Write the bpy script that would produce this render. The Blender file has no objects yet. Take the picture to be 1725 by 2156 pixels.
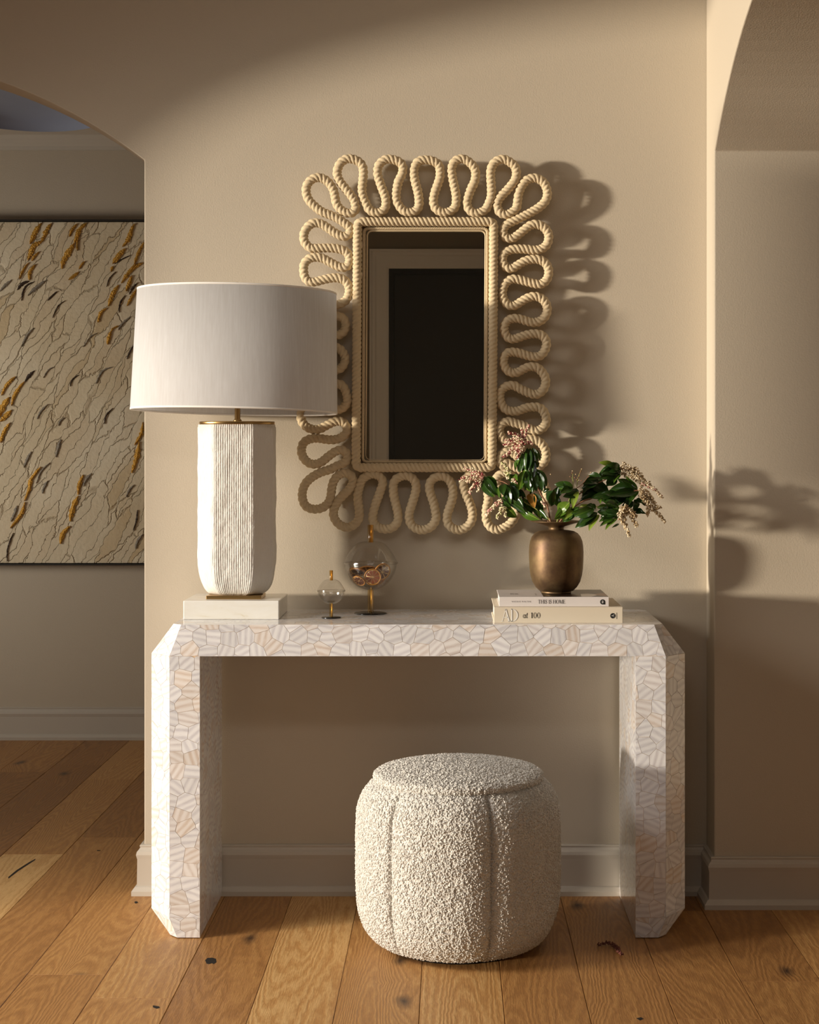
import bpy, bmesh, math, random
from mathutils import Vector, Matrix, noise

R = random.Random(7)
sc = bpy.context.scene
C = sc.collection

# ---------------------------------------------------------------- camera
F = 3400.0            # focal length in pixels of the 1725 x 2156 frame
HX, HY = 950.0, 950.0 # vanishing point of the floorboards
CH = 1.174            # camera height
ZW = 4.288            # distance camera - main wall
cd = bpy.data.cameras.new('camera')
cam = bpy.data.objects.new('camera', cd)
C.objects.link(cam)
cam.location = (0, -ZW, CH)
cam.rotation_euler = (math.pi / 2, 0, 0)
cd.sensor_fit = 'HORIZONTAL'
cd.sensor_width = 36
cd.lens = 36 * F / 1725
cd.shift_x = (862.5 - HX) / 1725
cd.shift_y = -(1078 - HY) / 1725
cd.clip_start = 0.05
sc.camera = cam

# ---------------------------------------------------------------- light
sc.view_settings.view_transform = 'Standard'
sc.view_settings.look = 'None'
sc.view_settings.gamma = 1
sc.view_settings.exposure = 0.13
sc.view_settings.use_curve_mapping = False

w = bpy.data.worlds.new('world')
sc.world = w
w.use_nodes = True
w.node_tree.nodes['Background'].inputs[0].default_value = (0.75, 0.85, 1.0, 1)
w.node_tree.nodes['Background'].inputs[1].default_value = 0.06

AZ, EL = math.radians(69.5), math.radians(2.4)
ld = bpy.data.lights.new('low_sun', 'SUN')
ld.energy = 4.1
ld.angle = math.radians(2.8)
ld.color = (1.0, 0.88, 0.71)
lo = bpy.data.objects.new('low_sun', ld)
C.objects.link(lo)
lo.location = (-4, -3, 2)
lo.rotation_euler = Vector((math.sin(AZ) * math.cos(EL), math.cos(AZ) * math.cos(EL), -math.sin(EL))).to_track_quat('-Z', 'Y').to_euler()

def area(name, loc, aim, sx, sy, energy, col):
    d = bpy.data.lights.new(name, 'AREA')
    d.shape = 'RECTANGLE'
    d.size, d.size_y = sx, sy
    d.energy = energy
    d.color = col
    o = bpy.data.objects.new(name, d)
    C.objects.link(o)
    o.location = loc
    o.rotation_euler = (Vector(aim) - Vector(loc)).to_track_quat('-Z', 'Y').to_euler()
    return o

wd = area('window_daylight', (-2.80, -1.45, 1.95), (0.1, -1.15, 0.0), 0.9, 0.9, 26, (1.0, 0.93, 0.84))
wd.data.spread = math.radians(100)
area('window_sky', (-2.86, -1.75, 1.35), (0, -1.5, 0.9), 1.7, 2.0, 1.2, (1.0, 0.95, 0.88))
area('room_fill', (-0.1, -3.5, 2.50), (0.1, -0.2, 0.9), 1.5, 0.22, 6.5, (1.0, 0.95, 0.89))  # added fill under the ceiling, lifts the shaded fronts; no real source there
sd = area('side_room_fill', (-3.6, 0.9, 1.15), (-1.7, 2.25, 1.25), 0.9, 0.9, 8, (1.0, 0.93, 0.82))  # added fill aimed at the painting, not tied to any window
sd.data.spread = math.radians(95)

# ---------------------------------------------------------------- helpers
def P(px, py, Z):
    """photo pixel at distance Z from the camera plane -> world point"""
    return Vector(((px - HX) * Z / F, Z - ZW, CH - (py - HY) * Z / F))

def mat(name, col, rough=0.6, metal=0.0, **kw):
    m = bpy.data.materials.new(name)
    m.use_nodes = True
    b = m.node_tree.nodes['Principled BSDF']
    b.inputs['Base Color'].default_value = (*col, 1)
    b.inputs['Roughness'].default_value = rough
    b.inputs['Metallic'].default_value = metal
    for k, v in kw.items():
        b.inputs[k].default_value = v
    return m

def N(m, typ, **kw):
    n = m.node_tree.nodes.new(typ)
    for k, v in kw.items():
        if k in ('inp',):
            for i, val in v.items():
                n.inputs[i].default_value = val
        else:
            setattr(n, k, v)
    return n

def L(m, a, ao, b, bi):
    m.node_tree.links.new(a.outputs[ao], b.inputs[bi])

def ramp(m, stops, interp='LINEAR'):
    n = N(m, 'ShaderNodeValToRGB')
    r = n.color_ramp
    r.interpolation = interp
    while len(r.elements) < len(stops):
        r.elements.new(0.5)
    for e, (p, c) in zip(r.elements, stops):
        e.position = p
        e.color = (*c, 1) if len(c) == 3 else c
    return n

def bsdf(m):
    return m.node_tree.nodes['Principled BSDF']

def add_bump(m, scale, strength, dist=0.001, detail=3, stretch=None, prev=None, rough=0.5):
    tc = N(m, 'ShaderNodeTexCoord')
    no = N(m, 'ShaderNodeTexNoise', inp={'Scale': scale, 'Detail': detail, 'Roughness': rough})
    if stretch:
        mp = N(m, 'ShaderNodeMapping', inp={'Scale': stretch})
        L(m, tc, 'Object', mp, 'Vector')
        L(m, mp, 'Vector', no, 'Vector')
    else:
        L(m, tc, 'Object', no, 'Vector')
    bu = N(m, 'ShaderNodeBump', inp={'Strength': strength, 'Distance': dist})
    L(m, no, 'Fac', bu, 'Height')
    if prev:
        L(m, prev, 'Normal', bu, 'Normal')
    L(m, bu, 'Normal', bsdf(m), 'Normal')
    return bu

def link(name, me, m=None, parent=None, smooth=False):
    o = bpy.data.objects.new(name, me)
    C.objects.link(o)
    if m is not None and not me.materials:
        for x in (m if isinstance(m, (list, tuple)) else [m]):
            me.materials.append(x)
    if parent is not None:
        o.parent = parent
        o.matrix_parent_inverse = parent.matrix_world.inverted() if False else Matrix.Translation(-parent.location)
    if smooth:
        me.polygons.foreach_set('use_smooth', [True] * len(me.polygons))
    return o

def mesh(name, verts, faces, m=None, parent=None, smooth=False):
    me = bpy.data.meshes.new(name)
    me.from_pydata([tuple(v) for v in verts], [], [tuple(f) for f in faces])
    me.update()
    return link(name, me, m, parent, smooth)

def bm_obj(name, bm, m=None, parent=None, smooth=False, normals=True):
    if normals:
        bmesh.ops.recalc_face_normals(bm, faces=bm.faces)
    me = bpy.data.meshes.new(name)
    bm.to_mesh(me)
    bm.free()
    return link(name, me, m, parent, smooth)

def thing(name, label, cat, loc, group=None):
    o = bpy.data.objects.new(name, None)
    C.objects.link(o)
    o.empty_display_size = 0.05
    o.location = loc
    o['label'] = label
    o['category'] = cat
    if group:
        o['group'] = group
    return o

def tag(o, label, cat, group=None):
    o['label'] = label
    o['category'] = cat
    if group:
        o['group'] = group
    return o

def struct(o):
    o['kind'] = 'structure'
    return o

def bevel(o, width, seg=2, angle=30):
    b = o.modifiers.new('bevel', 'BEVEL')
    b.width = width
    b.segments = seg
    b.limit_method = 'ANGLE'
    b.angle_limit = math.radians(angle)
    return o

def box(name, x0, x1, y0, y1, z0, z1, m, parent=None, bev=0.0, seg=2):
    v = [(x, y, z) for z in (z0, z1) for y in (y0, y1) for x in (x0, x1)]
    f = [(0, 2, 3, 1), (4, 5, 7, 6), (0, 1, 5, 4), (2, 6, 7, 3), (0, 4, 6, 2), (1, 3, 7, 5)]
    o = mesh(name, v, f, m, parent)
    if bev:
        bevel(o, bev, seg)
    return o

def lathe(name, prof, m, parent=None, loc=(0, 0, 0), seg=64, sx=1.0, sy=1.0, rot=None):
    """prof: list of (r, z)"""
    vs, fs = [], []
    n = len(prof)
    for k in range(seg):
        a = 2 * math.pi * k / seg
        for r, z in prof:
            v = Vector((r * math.cos(a) * sx, r * math.sin(a) * sy, z))
            if rot:
                v = rot @ v
            vs.append(v + Vector(loc))
    for k in range(seg):
        for i in range(n - 1):
            a, b = k * n + i, ((k + 1) % seg) * n + i
            if prof[i][0] < 1e-7 and prof[i + 1][0] < 1e-7:
                continue
            fs.append((a, b, b + 1, a + 1))
    o = mesh(name, vs, fs, m, parent, smooth=True)
    bm = bmesh.new()
    bm.from_mesh(o.data)
    bmesh.ops.remove_doubles(bm, verts=bm.verts, dist=1e-6)
    bmesh.ops.recalc_face_normals(bm, faces=bm.faces)
    bm.to_mesh(o.data)
    bm.free()
    o.data.polygons.foreach_set('use_smooth', [True] * len(o.data.polygons))
    return o

def smooth_by_angle(o, deg=35):
    me = o.data
    me.polygons.foreach_set('use_smooth', [True] * len(me.polygons))
    try:
        me.set_sharp_from_angle(angle=math.radians(deg))
    except Exception:
        pass
    return o

def extrude_profile(name, path, prof, m, parent=None, closed=False):
    """path: list of 2-D points (x, y) walked with the wall on the left hand side; prof: (out, z), swept with mitres"""
    pts = [Vector(p) for p in path]
    n = len(pts)
    offs = []
    for i in range(n):
        d0 = (pts[i] - pts[i - 1]).normalized() if i else (pts[1] - pts[0]).normalized()
        d1 = (pts[i + 1] - pts[i]).normalized() if i < n - 1 else (pts[-1] - pts[-2]).normalized()
        n0, n1 = Vector((d0.y, -d0.x)), Vector((d1.y, -d1.x))
        b = (n0 + n1)
        b = b / max(b.dot(n0), 1e-6) if b.length > 1e-6 else n0
        offs.append(b)
    vs, fs = [], []
    k = len(prof)
    for p, o in zip(pts, offs):
        for out, z in prof:
            q = p + o * out
            vs.append((q.x, q.y, z))
    for i in range(n - 1):
        for j in range(k - 1):
            a = i * k + j
            fs.append((a, a + k, a + k + 1, a + 1))
    fs.append(tuple(range(k)))
    fs.append(tuple((n - 1) * k + j for j in reversed(range(k))))
    bm = bmesh.new()
    vv = [bm.verts.new(v) for v in vs]
    for f in fs:
        try:
            bm.faces.new([vv[i] for i in f])
        except ValueError:
            pass
    return bm_obj(name, bm, m, parent)

def prism(name, outline, axis, a0, a1, m, parent=None):
    """outline of 2-D points extruded along axis 'x' or 'y' or 'z'"""
    bm = bmesh.new()
    def mk(u, v, a):
        return {'y': (u, a, v), 'x': (a, u, v), 'z': (u, v, a)}[axis]
    A = [bm.verts.new(mk(u, v, a0)) for u, v in outline]
    B = [bm.verts.new(mk(u, v, a1)) for u, v in outline]
    bm.faces.new(A)
    bm.faces.new(list(reversed(B)))
    n = len(A)
    for i in range(n):
        bm.faces.new((A[i], B[i], B[(i + 1) % n], A[(i + 1) % n]))
    return bm_obj(name, bm, m, parent)

def tube_mesh(pts, rad, seg=10):
    """verts, faces of a round tube through pts; rad number or list"""
    vs, fs = [], []
    n = len(pts)
    up = Vector((0.13, 0.9, 0.4)).normalized()
    for i in range(n):
        t = (pts[min(i + 1, n - 1)] - pts[max(i - 1, 0)]).normalized()
        a = t.cross(up).normalized()
        b = t.cross(a)
        r = rad[i] if isinstance(rad, (list, tuple)) else rad
        for k in range(seg):
            th = 2 * math.pi * k / seg
            vs.append(pts[i] + a * (r * math.cos(th)) + b * (r * math.sin(th)))
    for i in range(n - 1):
        for k in range(seg):
            k2 = (k + 1) % seg
            fs.append((i * seg + k, (i + 1) * seg + k, (i + 1) * seg + k2, i * seg + k2))
    fs.append(tuple(reversed(range(seg))))
    fs.append(tuple((n - 1) * seg + k for k in range(seg)))
    return vs, fs

def catmull(pts, step, closed=False):
    """resampled smooth curve through pts with about even spacing"""
    n = len(pts)
    dense = []
    rng = range(n) if closed else range(n - 1)
    for i in rng:
        if closed:
            p0, p1, p2, p3 = pts[(i - 1) % n], pts[i], pts[(i + 1) % n], pts[(i + 2) % n]
        else:
            p0, p1, p2, p3 = pts[max(i - 1, 0)], pts[i], pts[i + 1], pts[min(i + 2, n - 1)]
        for k in range(12):
            t = k / 12
            dense.append(0.5 * ((2 * p1) + (p2 - p0) * t + (2 * p0 - 5 * p1 + 4 * p2 - p3) * t * t + (3 * p1 - p0 - 3 * p2 + p3) * t ** 3))
    dense.append(pts[0].copy() if closed else pts[-1].copy())
    L_ = [0]
    for a, b in zip(dense, dense[1:]):
        L_.append(L_[-1] + (b - a).length)
    m_ = max(2, int(L_[-1] / step))
    out, j = [], 0
    for k in range(m_ + (0 if closed else 1)):
        s = L_[-1] * k / m_
        while j < len(L_) - 2 and L_[j + 1] < s:
            j += 1
        u = (s - L_[j]) / max(L_[j + 1] - L_[j], 1e-9)
        out.append(dense[j].lerp(dense[j + 1], u))
    return out, L_[-1]

# ---------------------------------------------------------------- setting materials
M_wall = mat('wall_paint', (0.535, 0.468, 0.372), 0.75)
add_bump(M_wall, 260, 0.35, 0.0012, 2)
M_trim = mat('trim_paint', (0.55, 0.505, 0.44), 0.42)
M_ceil = mat('ceiling_paint', (0.55, 0.50, 0.43), 0.8)
M_dome = mat('dome_paint', (0.30, 0.34, 0.46), 0.7)
M_black = mat('black_paint', (0.008, 0.008, 0.009), 0.35)
M_dglass = mat('dark_glass', (0.016, 0.017, 0.019), 0.35)
M_sub = mat('subfloor', (0.03, 0.02, 0.012), 0.9)

XR = 0.6785           # plane of the right wall
XJ = -0.815           # right jamb of the left archway
HW, SPR, RAD = 0.829, 1.947, 1.35
def arch_pts(c, n=40):
    """points of the segmental arch head from +HW to -HW around centre c"""
    cz = SPR - math.sqrt(RAD ** 2 - HW ** 2)
    a0 = math.acos(HW / RAD)
    return [(c + RAD * math.cos(a0 + (math.pi - 2 * a0) * i / n), cz + RAD * math.sin(a0 + (math.pi - 2 * a0) * i / n)) for i in range(n + 1)]

T_B = 0.157
CL = XJ - HW
out = [(XR + 0.02, 0), (XR + 0.02, 2.62), (-3.0, 2.62), (-3.0, 0), (CL - HW, 0)] + list(reversed(arch_pts(CL))) + [(XJ, 0)]
wall_back = struct(bevel(prism('wall_back', out, 'y', 0, T_B, M_wall), 0.003, 2))

JY = -0.128           # far jamb of the right archway
CR = JY - HW
out = [(0.0, 0), (0.0, 2.62), (-5.2, 2.62), (-5.2, 0), (CR - HW, 0)] + list(reversed(arch_pts(CR))) + [(JY, 0)]
wall_right = struct(bevel(prism('wall_right', out, 'x', XR, XR + 0.5, M_wall), 0.003, 2))

# left wall with the arched opening the low sun comes through
LX = -2.9
def round_arch(c, hw, spr, rise, n=32):
    return [(c + hw * math.cos(math.pi * i / n), spr + rise * math.sin(math.pi * i / n)) for i in range(n + 1)]
# unseen wall block added in the opening so less sun reaches the right jamb
head = [p for p in reversed(round_arch(-1.76, 0.99, 1.9, 0.69, 48)) if p[1] > 2.13 or p[0] > -1.5]
out = [(0.0, 0), (0.0, 2.62), (-5.2, 2.62), (-5.2, 0), (-2.75, 0), (-2.75, 1.2), (-1.56, 1.2), (-1.56, 2.13)] + head + [(-0.77, 0)]
wall_left = struct(prism('wall_left', out, 'x', LX - 0.12, LX, M_wall))

struct(box('ceiling', -3.0, 2.4, -5.3, 0.0, 2.62, 2.70, M_ceil))
struct(box('wall_hall', 2.3, 2.4, -5.3, 0.4, 0, 2.62, M_wall))
struct(box('wall_hall_end', XR + 0.5, 2.4, 0.0, 0.1, 0, 2.62, M_wall))

# wall behind the camera, with the black door the mirror shows
DY = -5.08
DX0, DX1, DZ = -0.3575, 1.00, 2.222
M_wallf = mat('taupe_wall_paint', (0.27, 0.24, 0.195), 0.75)
M_white = mat('white_casing_paint', (0.84, 0.82, 0.78), 0.45)
struct(prism('wall_front', [(-2.95, 0), (-2.95, 2.62), (2.35, 2.62), (2.35, 0), (DX1, 0), (DX1, DZ), (DX0, DZ), (DX0, 0)], 'y', DY - 0.15, DY, M_wallf))
door = struct(bpy.data.objects.new('door_1', None))
C.objects.link(door)
door.location = (DX0, DY, 0)
cw = 0.11
def casing_run(path):
    # stepped casing swept round the door opening, in the plane of the wall
    prof = [(0, 0), (0.012, 0.0), (0.016, 0.012), (0.016, 0.07), (0.022, 0.078), (0.022, 0.092), (0.03, 0.1), (0.03, cw), (0, cw)]
    vs, fs = [], []
    corners = [((DX0, 0), (-1, 0)), ((DX0, DZ), (-1, 1)), ((DX1, DZ), (1, 1)), ((DX1, 0), (1, 0))]
    for (x, z), (ox, oz) in corners:
        for d, wd in prof:
            vs.append((x + ox * wd, DY + d, z + oz * wd))
    k = len(prof)
    for i in range(3):
        for j in range(k - 1):
            a = i * k + j
            fs.append((a, a + 1, a + k + 1, a + k))
    return vs, fs
vs, fs = casing_run(None)
o = mesh('door_casing', vs, fs, M_white, door)
for a in ((DX0, DX0 + 0.03, 0, DZ), (DX1 - 0.03, DX1, 0, DZ), (DX0 + 0.03, DX1 - 0.03, DZ - 0.03, DZ)):
    box('door_frame', a[0], a[1], DY - 0.06, DY - 0.005, a[2], a[3], M_black, door)
box('door_panel', DX0 + 0.03, DX1 - 0.03, DY - 0.05, DY - 0.02, 0.004, DZ - 0.03, M_dglass, door)

# side room seen through the left archway
FY = 6.565 - ZW + 0.018   # its far wall
HC2 = 2.455
struct(box('wall_far', -4.3, XJ + 0.6, FY, FY + 0.1, 0, 2.6, M_wall))
struct(box('wall_side_room', XJ + 0.5, XJ + 0.6, T_B, FY, 0, 2.6, M_wall))
struct(box('wall_side_left', -4.4, -4.3, 0.0, FY, 0, 2.6, M_wall))
struct(box('wall_side_front', -4.4, -3.0, 0.0, 0.1, 0, 2.6, M_wall))
# ceiling with an oval recess painted grey blue
ex, ey, ea, eb = -1.62, 6.565 - ZW - 1.612 - 0.5 + 0.0, 0.35, 0.5
ey = (4.953 / 5.02 * 6.565) - ZW - 0.65
eb, ea = 0.65, 0.40
bm = bmesh.new()
n = 64
ring = [bm.verts.new((ex + ea * math.cos(2 * math.pi * i / n), ey + eb * math.sin(2 * math.pi * i / n), HC2)) for i in range(n)]
x0, x1, y0, y1 = -4.3, XJ + 0.6, T_B, FY
def rim(i):
    c, s = math.cos(2 * math.pi * i / n), math.sin(2 * math.pi * i / n)
    tx = ((x1 - ex) if c > 0 else (x0 - ex)) / c if abs(c) > 1e-9 else 1e9
    ty = ((y1 - ey) if s > 0 else (y0 - ey)) / s if abs(s) > 1e-9 else 1e9
    t = min(abs(tx), abs(ty))
    return (ex + c * t, ey + s * t, HC2)
outer = [bm.verts.new(rim(i)) for i in range(n)]
corn = []
for i in range(n):
    j = (i + 1) % n
    a, b = outer[i], outer[j]
    if abs(a.co.x - b.co.x) > 1e-4 and abs(a.co.y - b.co.y) > 1e-4:
        cx = x1 if max(a.co.x, b.co.x) > x1 - 1e-4 else x0
        cy = y1 if max(a.co.y, b.co.y) > y1 - 1e-4 else y0
        c_ = bm.verts.new((cx, cy, HC2))
        bm.faces.new((ring[i], a, c_, b, ring[j]))
    else:
        bm.faces.new((ring[i], a, b, ring[j]))
r2 = [bm.verts.new((v.co.x, v.co.y, HC2 + 0.09)) for v in ring]
for i in range(n):
    j = (i + 1) % n
    bm.faces.new((ring[i], ring[j], r2[j], r2[i]))
struct(bm_obj('ceiling_side_room', bm, M_ceil, normals=False))
struct(lathe('trim_2', [(0.0, 0.0), (0.3, 0.0), (0.72, -0.012), (0.98, -0.045), (1.0, -0.09)], M_dome, None, (ex, ey, HC2 + 0.09), 64, ea, eb))
struct(extrude_profile('trim_1', [(-4.3, FY), (XJ + 0.5, FY), (XJ + 0.5, T_B)],
                       [(0, 2.40), (0.012, 2.40), (0.014, 2.415), (0.03, 2.425), (0.045, 2.437), (0.05, HC2), (0, HC2)], M_trim))

# baseboards
BP = [(0, 0), (0.029, 0), (0.029, 0.012), (0.021, 0.022), (0.0165, 0.024), (0.0155, 0.094), (0.0165, 0.097), (0.0185, 0.106), (0.0165, 0.114), (0.011, 0.119), (0.009, 0.124), (0.0105, 0.129), (0.0085, 0.131), (0, 0.131)]
struct(smooth_by_angle(extrude_profile('baseboard_back', [(XJ, T_B), (XJ, 0.0), (XR, 0.0), (XR, JY), (XR + 0.5, JY), (XR + 0.5, 0)], BP, M_trim), 25))
struct(extrude_profile('baseboard_far', [(-4.3, FY), (XJ + 0.5, FY), (XJ + 0.5, T_B), (XJ, T_B)], BP, M_trim))
struct(extrude_profile('baseboard_left', [(CL - HW, 0), (CL - HW, T_B)], BP, M_trim))
struct(extrude_profile('baseboard_left_pier', [(LX, -0.73), (LX, 0.0), (CL - HW, 0)], BP, M_trim))

# ---------------------------------------------------------------- floor: every board its own piece
def oak_material():
    m = mat('oiled_oak', (0.4, 0.25, 0.12), 0.42)
    b = bsdf(m)
    tc = N(m, 'ShaderNodeTexCoord')
    oi = N(m, 'ShaderNodeObjectInfo')
    at = N(m, 'ShaderNodeAttribute', attribute_type='OBJECT', attribute_name='tone')
    off = N(m, 'ShaderNodeVectorMath', operation='SCALE', inp={'Scale': 37.0})
    cr = N(m, 'ShaderNodeCombineXYZ')
    L(m, oi, 'Random', cr, 'X'); L(m, oi, 'Random', cr, 'Y'); L(m, oi, 'Random', cr, 'Z')
    L(m, cr, 'Vector', off, 'Vector')
    add = N(m, 'ShaderNodeVectorMath', operation='ADD')
    L(m, tc, 'Object', add, 0); L(m, off, 'Vector', add, 1)
    # knots: sparse cells, squeezed along the board
    mk = N(m, 'ShaderNodeMapping', inp={'Scale': (5.2, 2.2, 1.0)})
    L(m, add, 'Vector', mk, 'Vector')
    wn = N(m, 'ShaderNodeTexNoise', inp={'Scale': 9.0, 'Detail': 3.0})
    L(m, add, 'Vector', wn, 'Vector')
    wm = N(m, 'ShaderNodeVectorMath', operation='MULTIPLY_ADD', inp={1: (0.16, 0.10, 0.0), 2: (0, 0, 0)})
    L(m, wn, 'Color', wm, 0); L(m, mk, 'Vector', wm, 2)
    vk = N(m, 'ShaderNodeTexVoronoi', inp={'Scale': 1.0, 'Randomness': 1.0})
    vk.voronoi_dimensions = '2D'
    L(m, wm, 'Vector', vk, 'Vector')
    # only some cells carry a knot
    sel = N(m, 'ShaderNodeSeparateColor')
    L(m, vk, 'Color', sel, 'Color')
    pick = N(m, 'ShaderNodeMath', operation='LESS_THAN', inp={1: 0.24})
    L(m, sel, 'Red', pick, 0)
    kn = N(m, 'ShaderNodeMapRange', inp={'From Min': 0.0, 'From Max': 0.12, 'To Min': 1.0, 'To Max': 0.0})
    L(m, vk, 'Distance', kn, 'Value')
    knot = N(m, 'ShaderNodeMath', operation='MULTIPLY')
    L(m, kn, 'Result', knot, 0); L(m, pick, 'Value', knot, 1)
    swirl = N(m, 'ShaderNodeMapRange', inp={'From Min': 0.0, 'From Max': 0.45, 'To Min': 1.0, 'To Max': 0.0})
    L(m, vk, 'Distance', swirl, 'Value')
    sw = N(m, 'ShaderNodeMath', operation='MULTIPLY')
    L(m, swirl, 'Result', sw, 0); L(m, pick, 'Value', sw, 1)
    # cathedral figure: distorted bands along the board
    mg = N(m, 'ShaderNodeMapping', inp={'Scale': (1.0, 0.085, 1.0)})
    L(m, add, 'Vector', mg, 'Vector')
    cx = N(m, 'ShaderNodeCombineXYZ')
    sh = N(m, 'ShaderNodeMath', operation='MULTIPLY', inp={1: 0.035})
    L(m, sw, 'Value', sh, 0); L(m, sh, 'Value', cx, 'X')
    ad2 = N(m, 'ShaderNodeVectorMath', operation='ADD')
    L(m, mg, 'Vector', ad2, 0); L(m, cx, 'Vector', ad2, 1)
    n0 = N(m, 'ShaderNodeTexNoise', inp={'Scale': 7.0, 'Detail': 1.5, 'Roughness': 0.4})
    L(m, ad2, 'Vector', n0, 'Vector')
    wv = N(m, 'ShaderNodeMath', operation='MULTIPLY', inp={1: 34.0})
    L(m, n0, 'Fac', wv, 0)
    wv2 = N(m, 'ShaderNodeMath', operation='ADD')
    n1 = N(m, 'ShaderNodeTexNoise', inp={'Scale': 90.0, 'Detail': 3.0})
    mg2 = N(m, 'ShaderNodeMapping', inp={'Scale': (1.0, 0.35, 1.0)})
    L(m, add, 'Vector', mg2, 'Vector'); L(m, mg2, 'Vector', n1, 'Vector')
    n1m = N(m, 'ShaderNodeMath', operation='MULTIPLY', inp={1: 1.1})
    L(m, n1, 'Fac', n1m, 0)
    L(m, wv, 'Value', wv2, 0); L(m, n1m, 'Value', wv2, 1)
    fp = N(m, 'ShaderNodeMath', operation='PINGPONG', inp={1: 0.5})
    L(m, wv2, 'Value', fp, 0)
    fr = N(m, 'ShaderNodeMath', operation='MULTIPLY', inp={1: 2.0})
    L(m, fp, 'Value', fr, 0)
    # fine pores
    mf = N(m, 'ShaderNodeMapping', inp={'Scale': (1.0, 0.05, 1.0)})
    L(m, add, 'Vector', mf, 'Vector')
    n2 = N(m, 'ShaderNodeTexNoise', inp={'Scale': 420.0, 'Detail': 4.0, 'Roughness': 0.7})
    L(m, mf, 'Vector', n2, 'Vector')
    base = ramp(m, [(0.0, (0.19, 0.078, 0.022)), (0.45, (0.37, 0.176, 0.053)), (0.72, (0.50, 0.262, 0.086)), (1.0, (0.68, 0.43, 0.18))])
    lo_ = N(m, 'ShaderNodeTexNoise', inp={'Scale': 3.0, 'Detail': 2.0})
    L(m, mg, 'Vector', lo_, 'Vector')
    s1 = N(m, 'ShaderNodeMath', operation='MULTIPLY_ADD', inp={1: 0.45, 2: -0.22})
    L(m, lo_, 'Fac', s1, 0)
    s2 = N(m, 'ShaderNodeMath', operation='ADD')
    L(m, s1, 'Value', s2, 0); L(m, at, 'Fac', s2, 1)
    s3 = N(m, 'ShaderNodeMath', operation='MULTIPLY_ADD', inp={1: 0.25})
    L(m, fr, 'Value', s3, 0); L(m, s2, 'Value', s3, 2)
    s4 = N(m, 'ShaderNodeMath', operation='MULTIPLY_ADD', inp={1: 0.80})
    L(m, n2, 'Fac', s4, 0); L(m, s3, 'Value', s4, 2)
    s5 = N(m, 'ShaderNodeMath', operation='SUBTRACT', inp={1: 0.49})
    L(m, s4, 'Value', s5, 0)
    L(m, s5, 'Value', base, 'Fac')
    mx = N(m, 'ShaderNodeMix', data_type='RGBA')
    L(m, base, 'Color', mx, 6)
    mx.inputs[7].default_value = (0.035, 0.016, 0.009, 1)
    L(m, knot, 'Value', mx, 0)
    L(m, mx, 2, b, 'Base Color')
    h = N(m, 'ShaderNodeMath', operation='MULTIPLY_ADD', inp={1: 0.6})
    L(m, fr, 'Value', h, 0); L(m, n2, 'Fac', h, 2)
    bu = N(m, 'ShaderNodeBump', inp={'Strength': 0.8, 'Distance': 0.0010})
    L(m, h, 'Value', bu, 'Height')
    L(m, bu, 'Normal', b, 'Normal')
    rr = N(m, 'ShaderNodeMapRange', inp={'To Min': 0.36, 'To Max': 0.6})
    L(m, n2, 'Fac', rr, 'Value'); L(m, rr, 'Result', b, 'Roughness')
    return m

M_oak = oak_material()
floor = struct(box('floor', -4.4, 2.5, -5.3, FY + 0.1, -0.06, -0.02, M_sub))
PW = 0.1772
JOINTS = {-1: [-0.82, 0.05, 1.35], -2: [-1.520, 1.9], -3: [-1.706, 0.62], -4: [-0.375, 0.416, 1.488], -5: [0.144, 1.75], -6: [-0.4, 0.824, 1.62], -7: [0.1, 1.233],
          5: [-1.9, 0.3], 6: [-0.948, -0.165], 7: [-0.712, 0.4], 3: [-1.72, 0.1], 4: [-2.0, 0.25], 2: [-1.75, 0.3], 1: [-2.2, 0.15], 0: [-1.9, 0.2]}
TONES = {0: 0.55, 1: 0.66, 2: 0.60, 3: 0.50, 4: 0.52, 5: 0.42, 6: 0.40, 7: 0.36, -1: 0.50, -2: 0.60, -3: 0.46, -4: 0.52, -5: 0.46, -6: 0.40, -7: 0.42}
npl = 0
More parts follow.
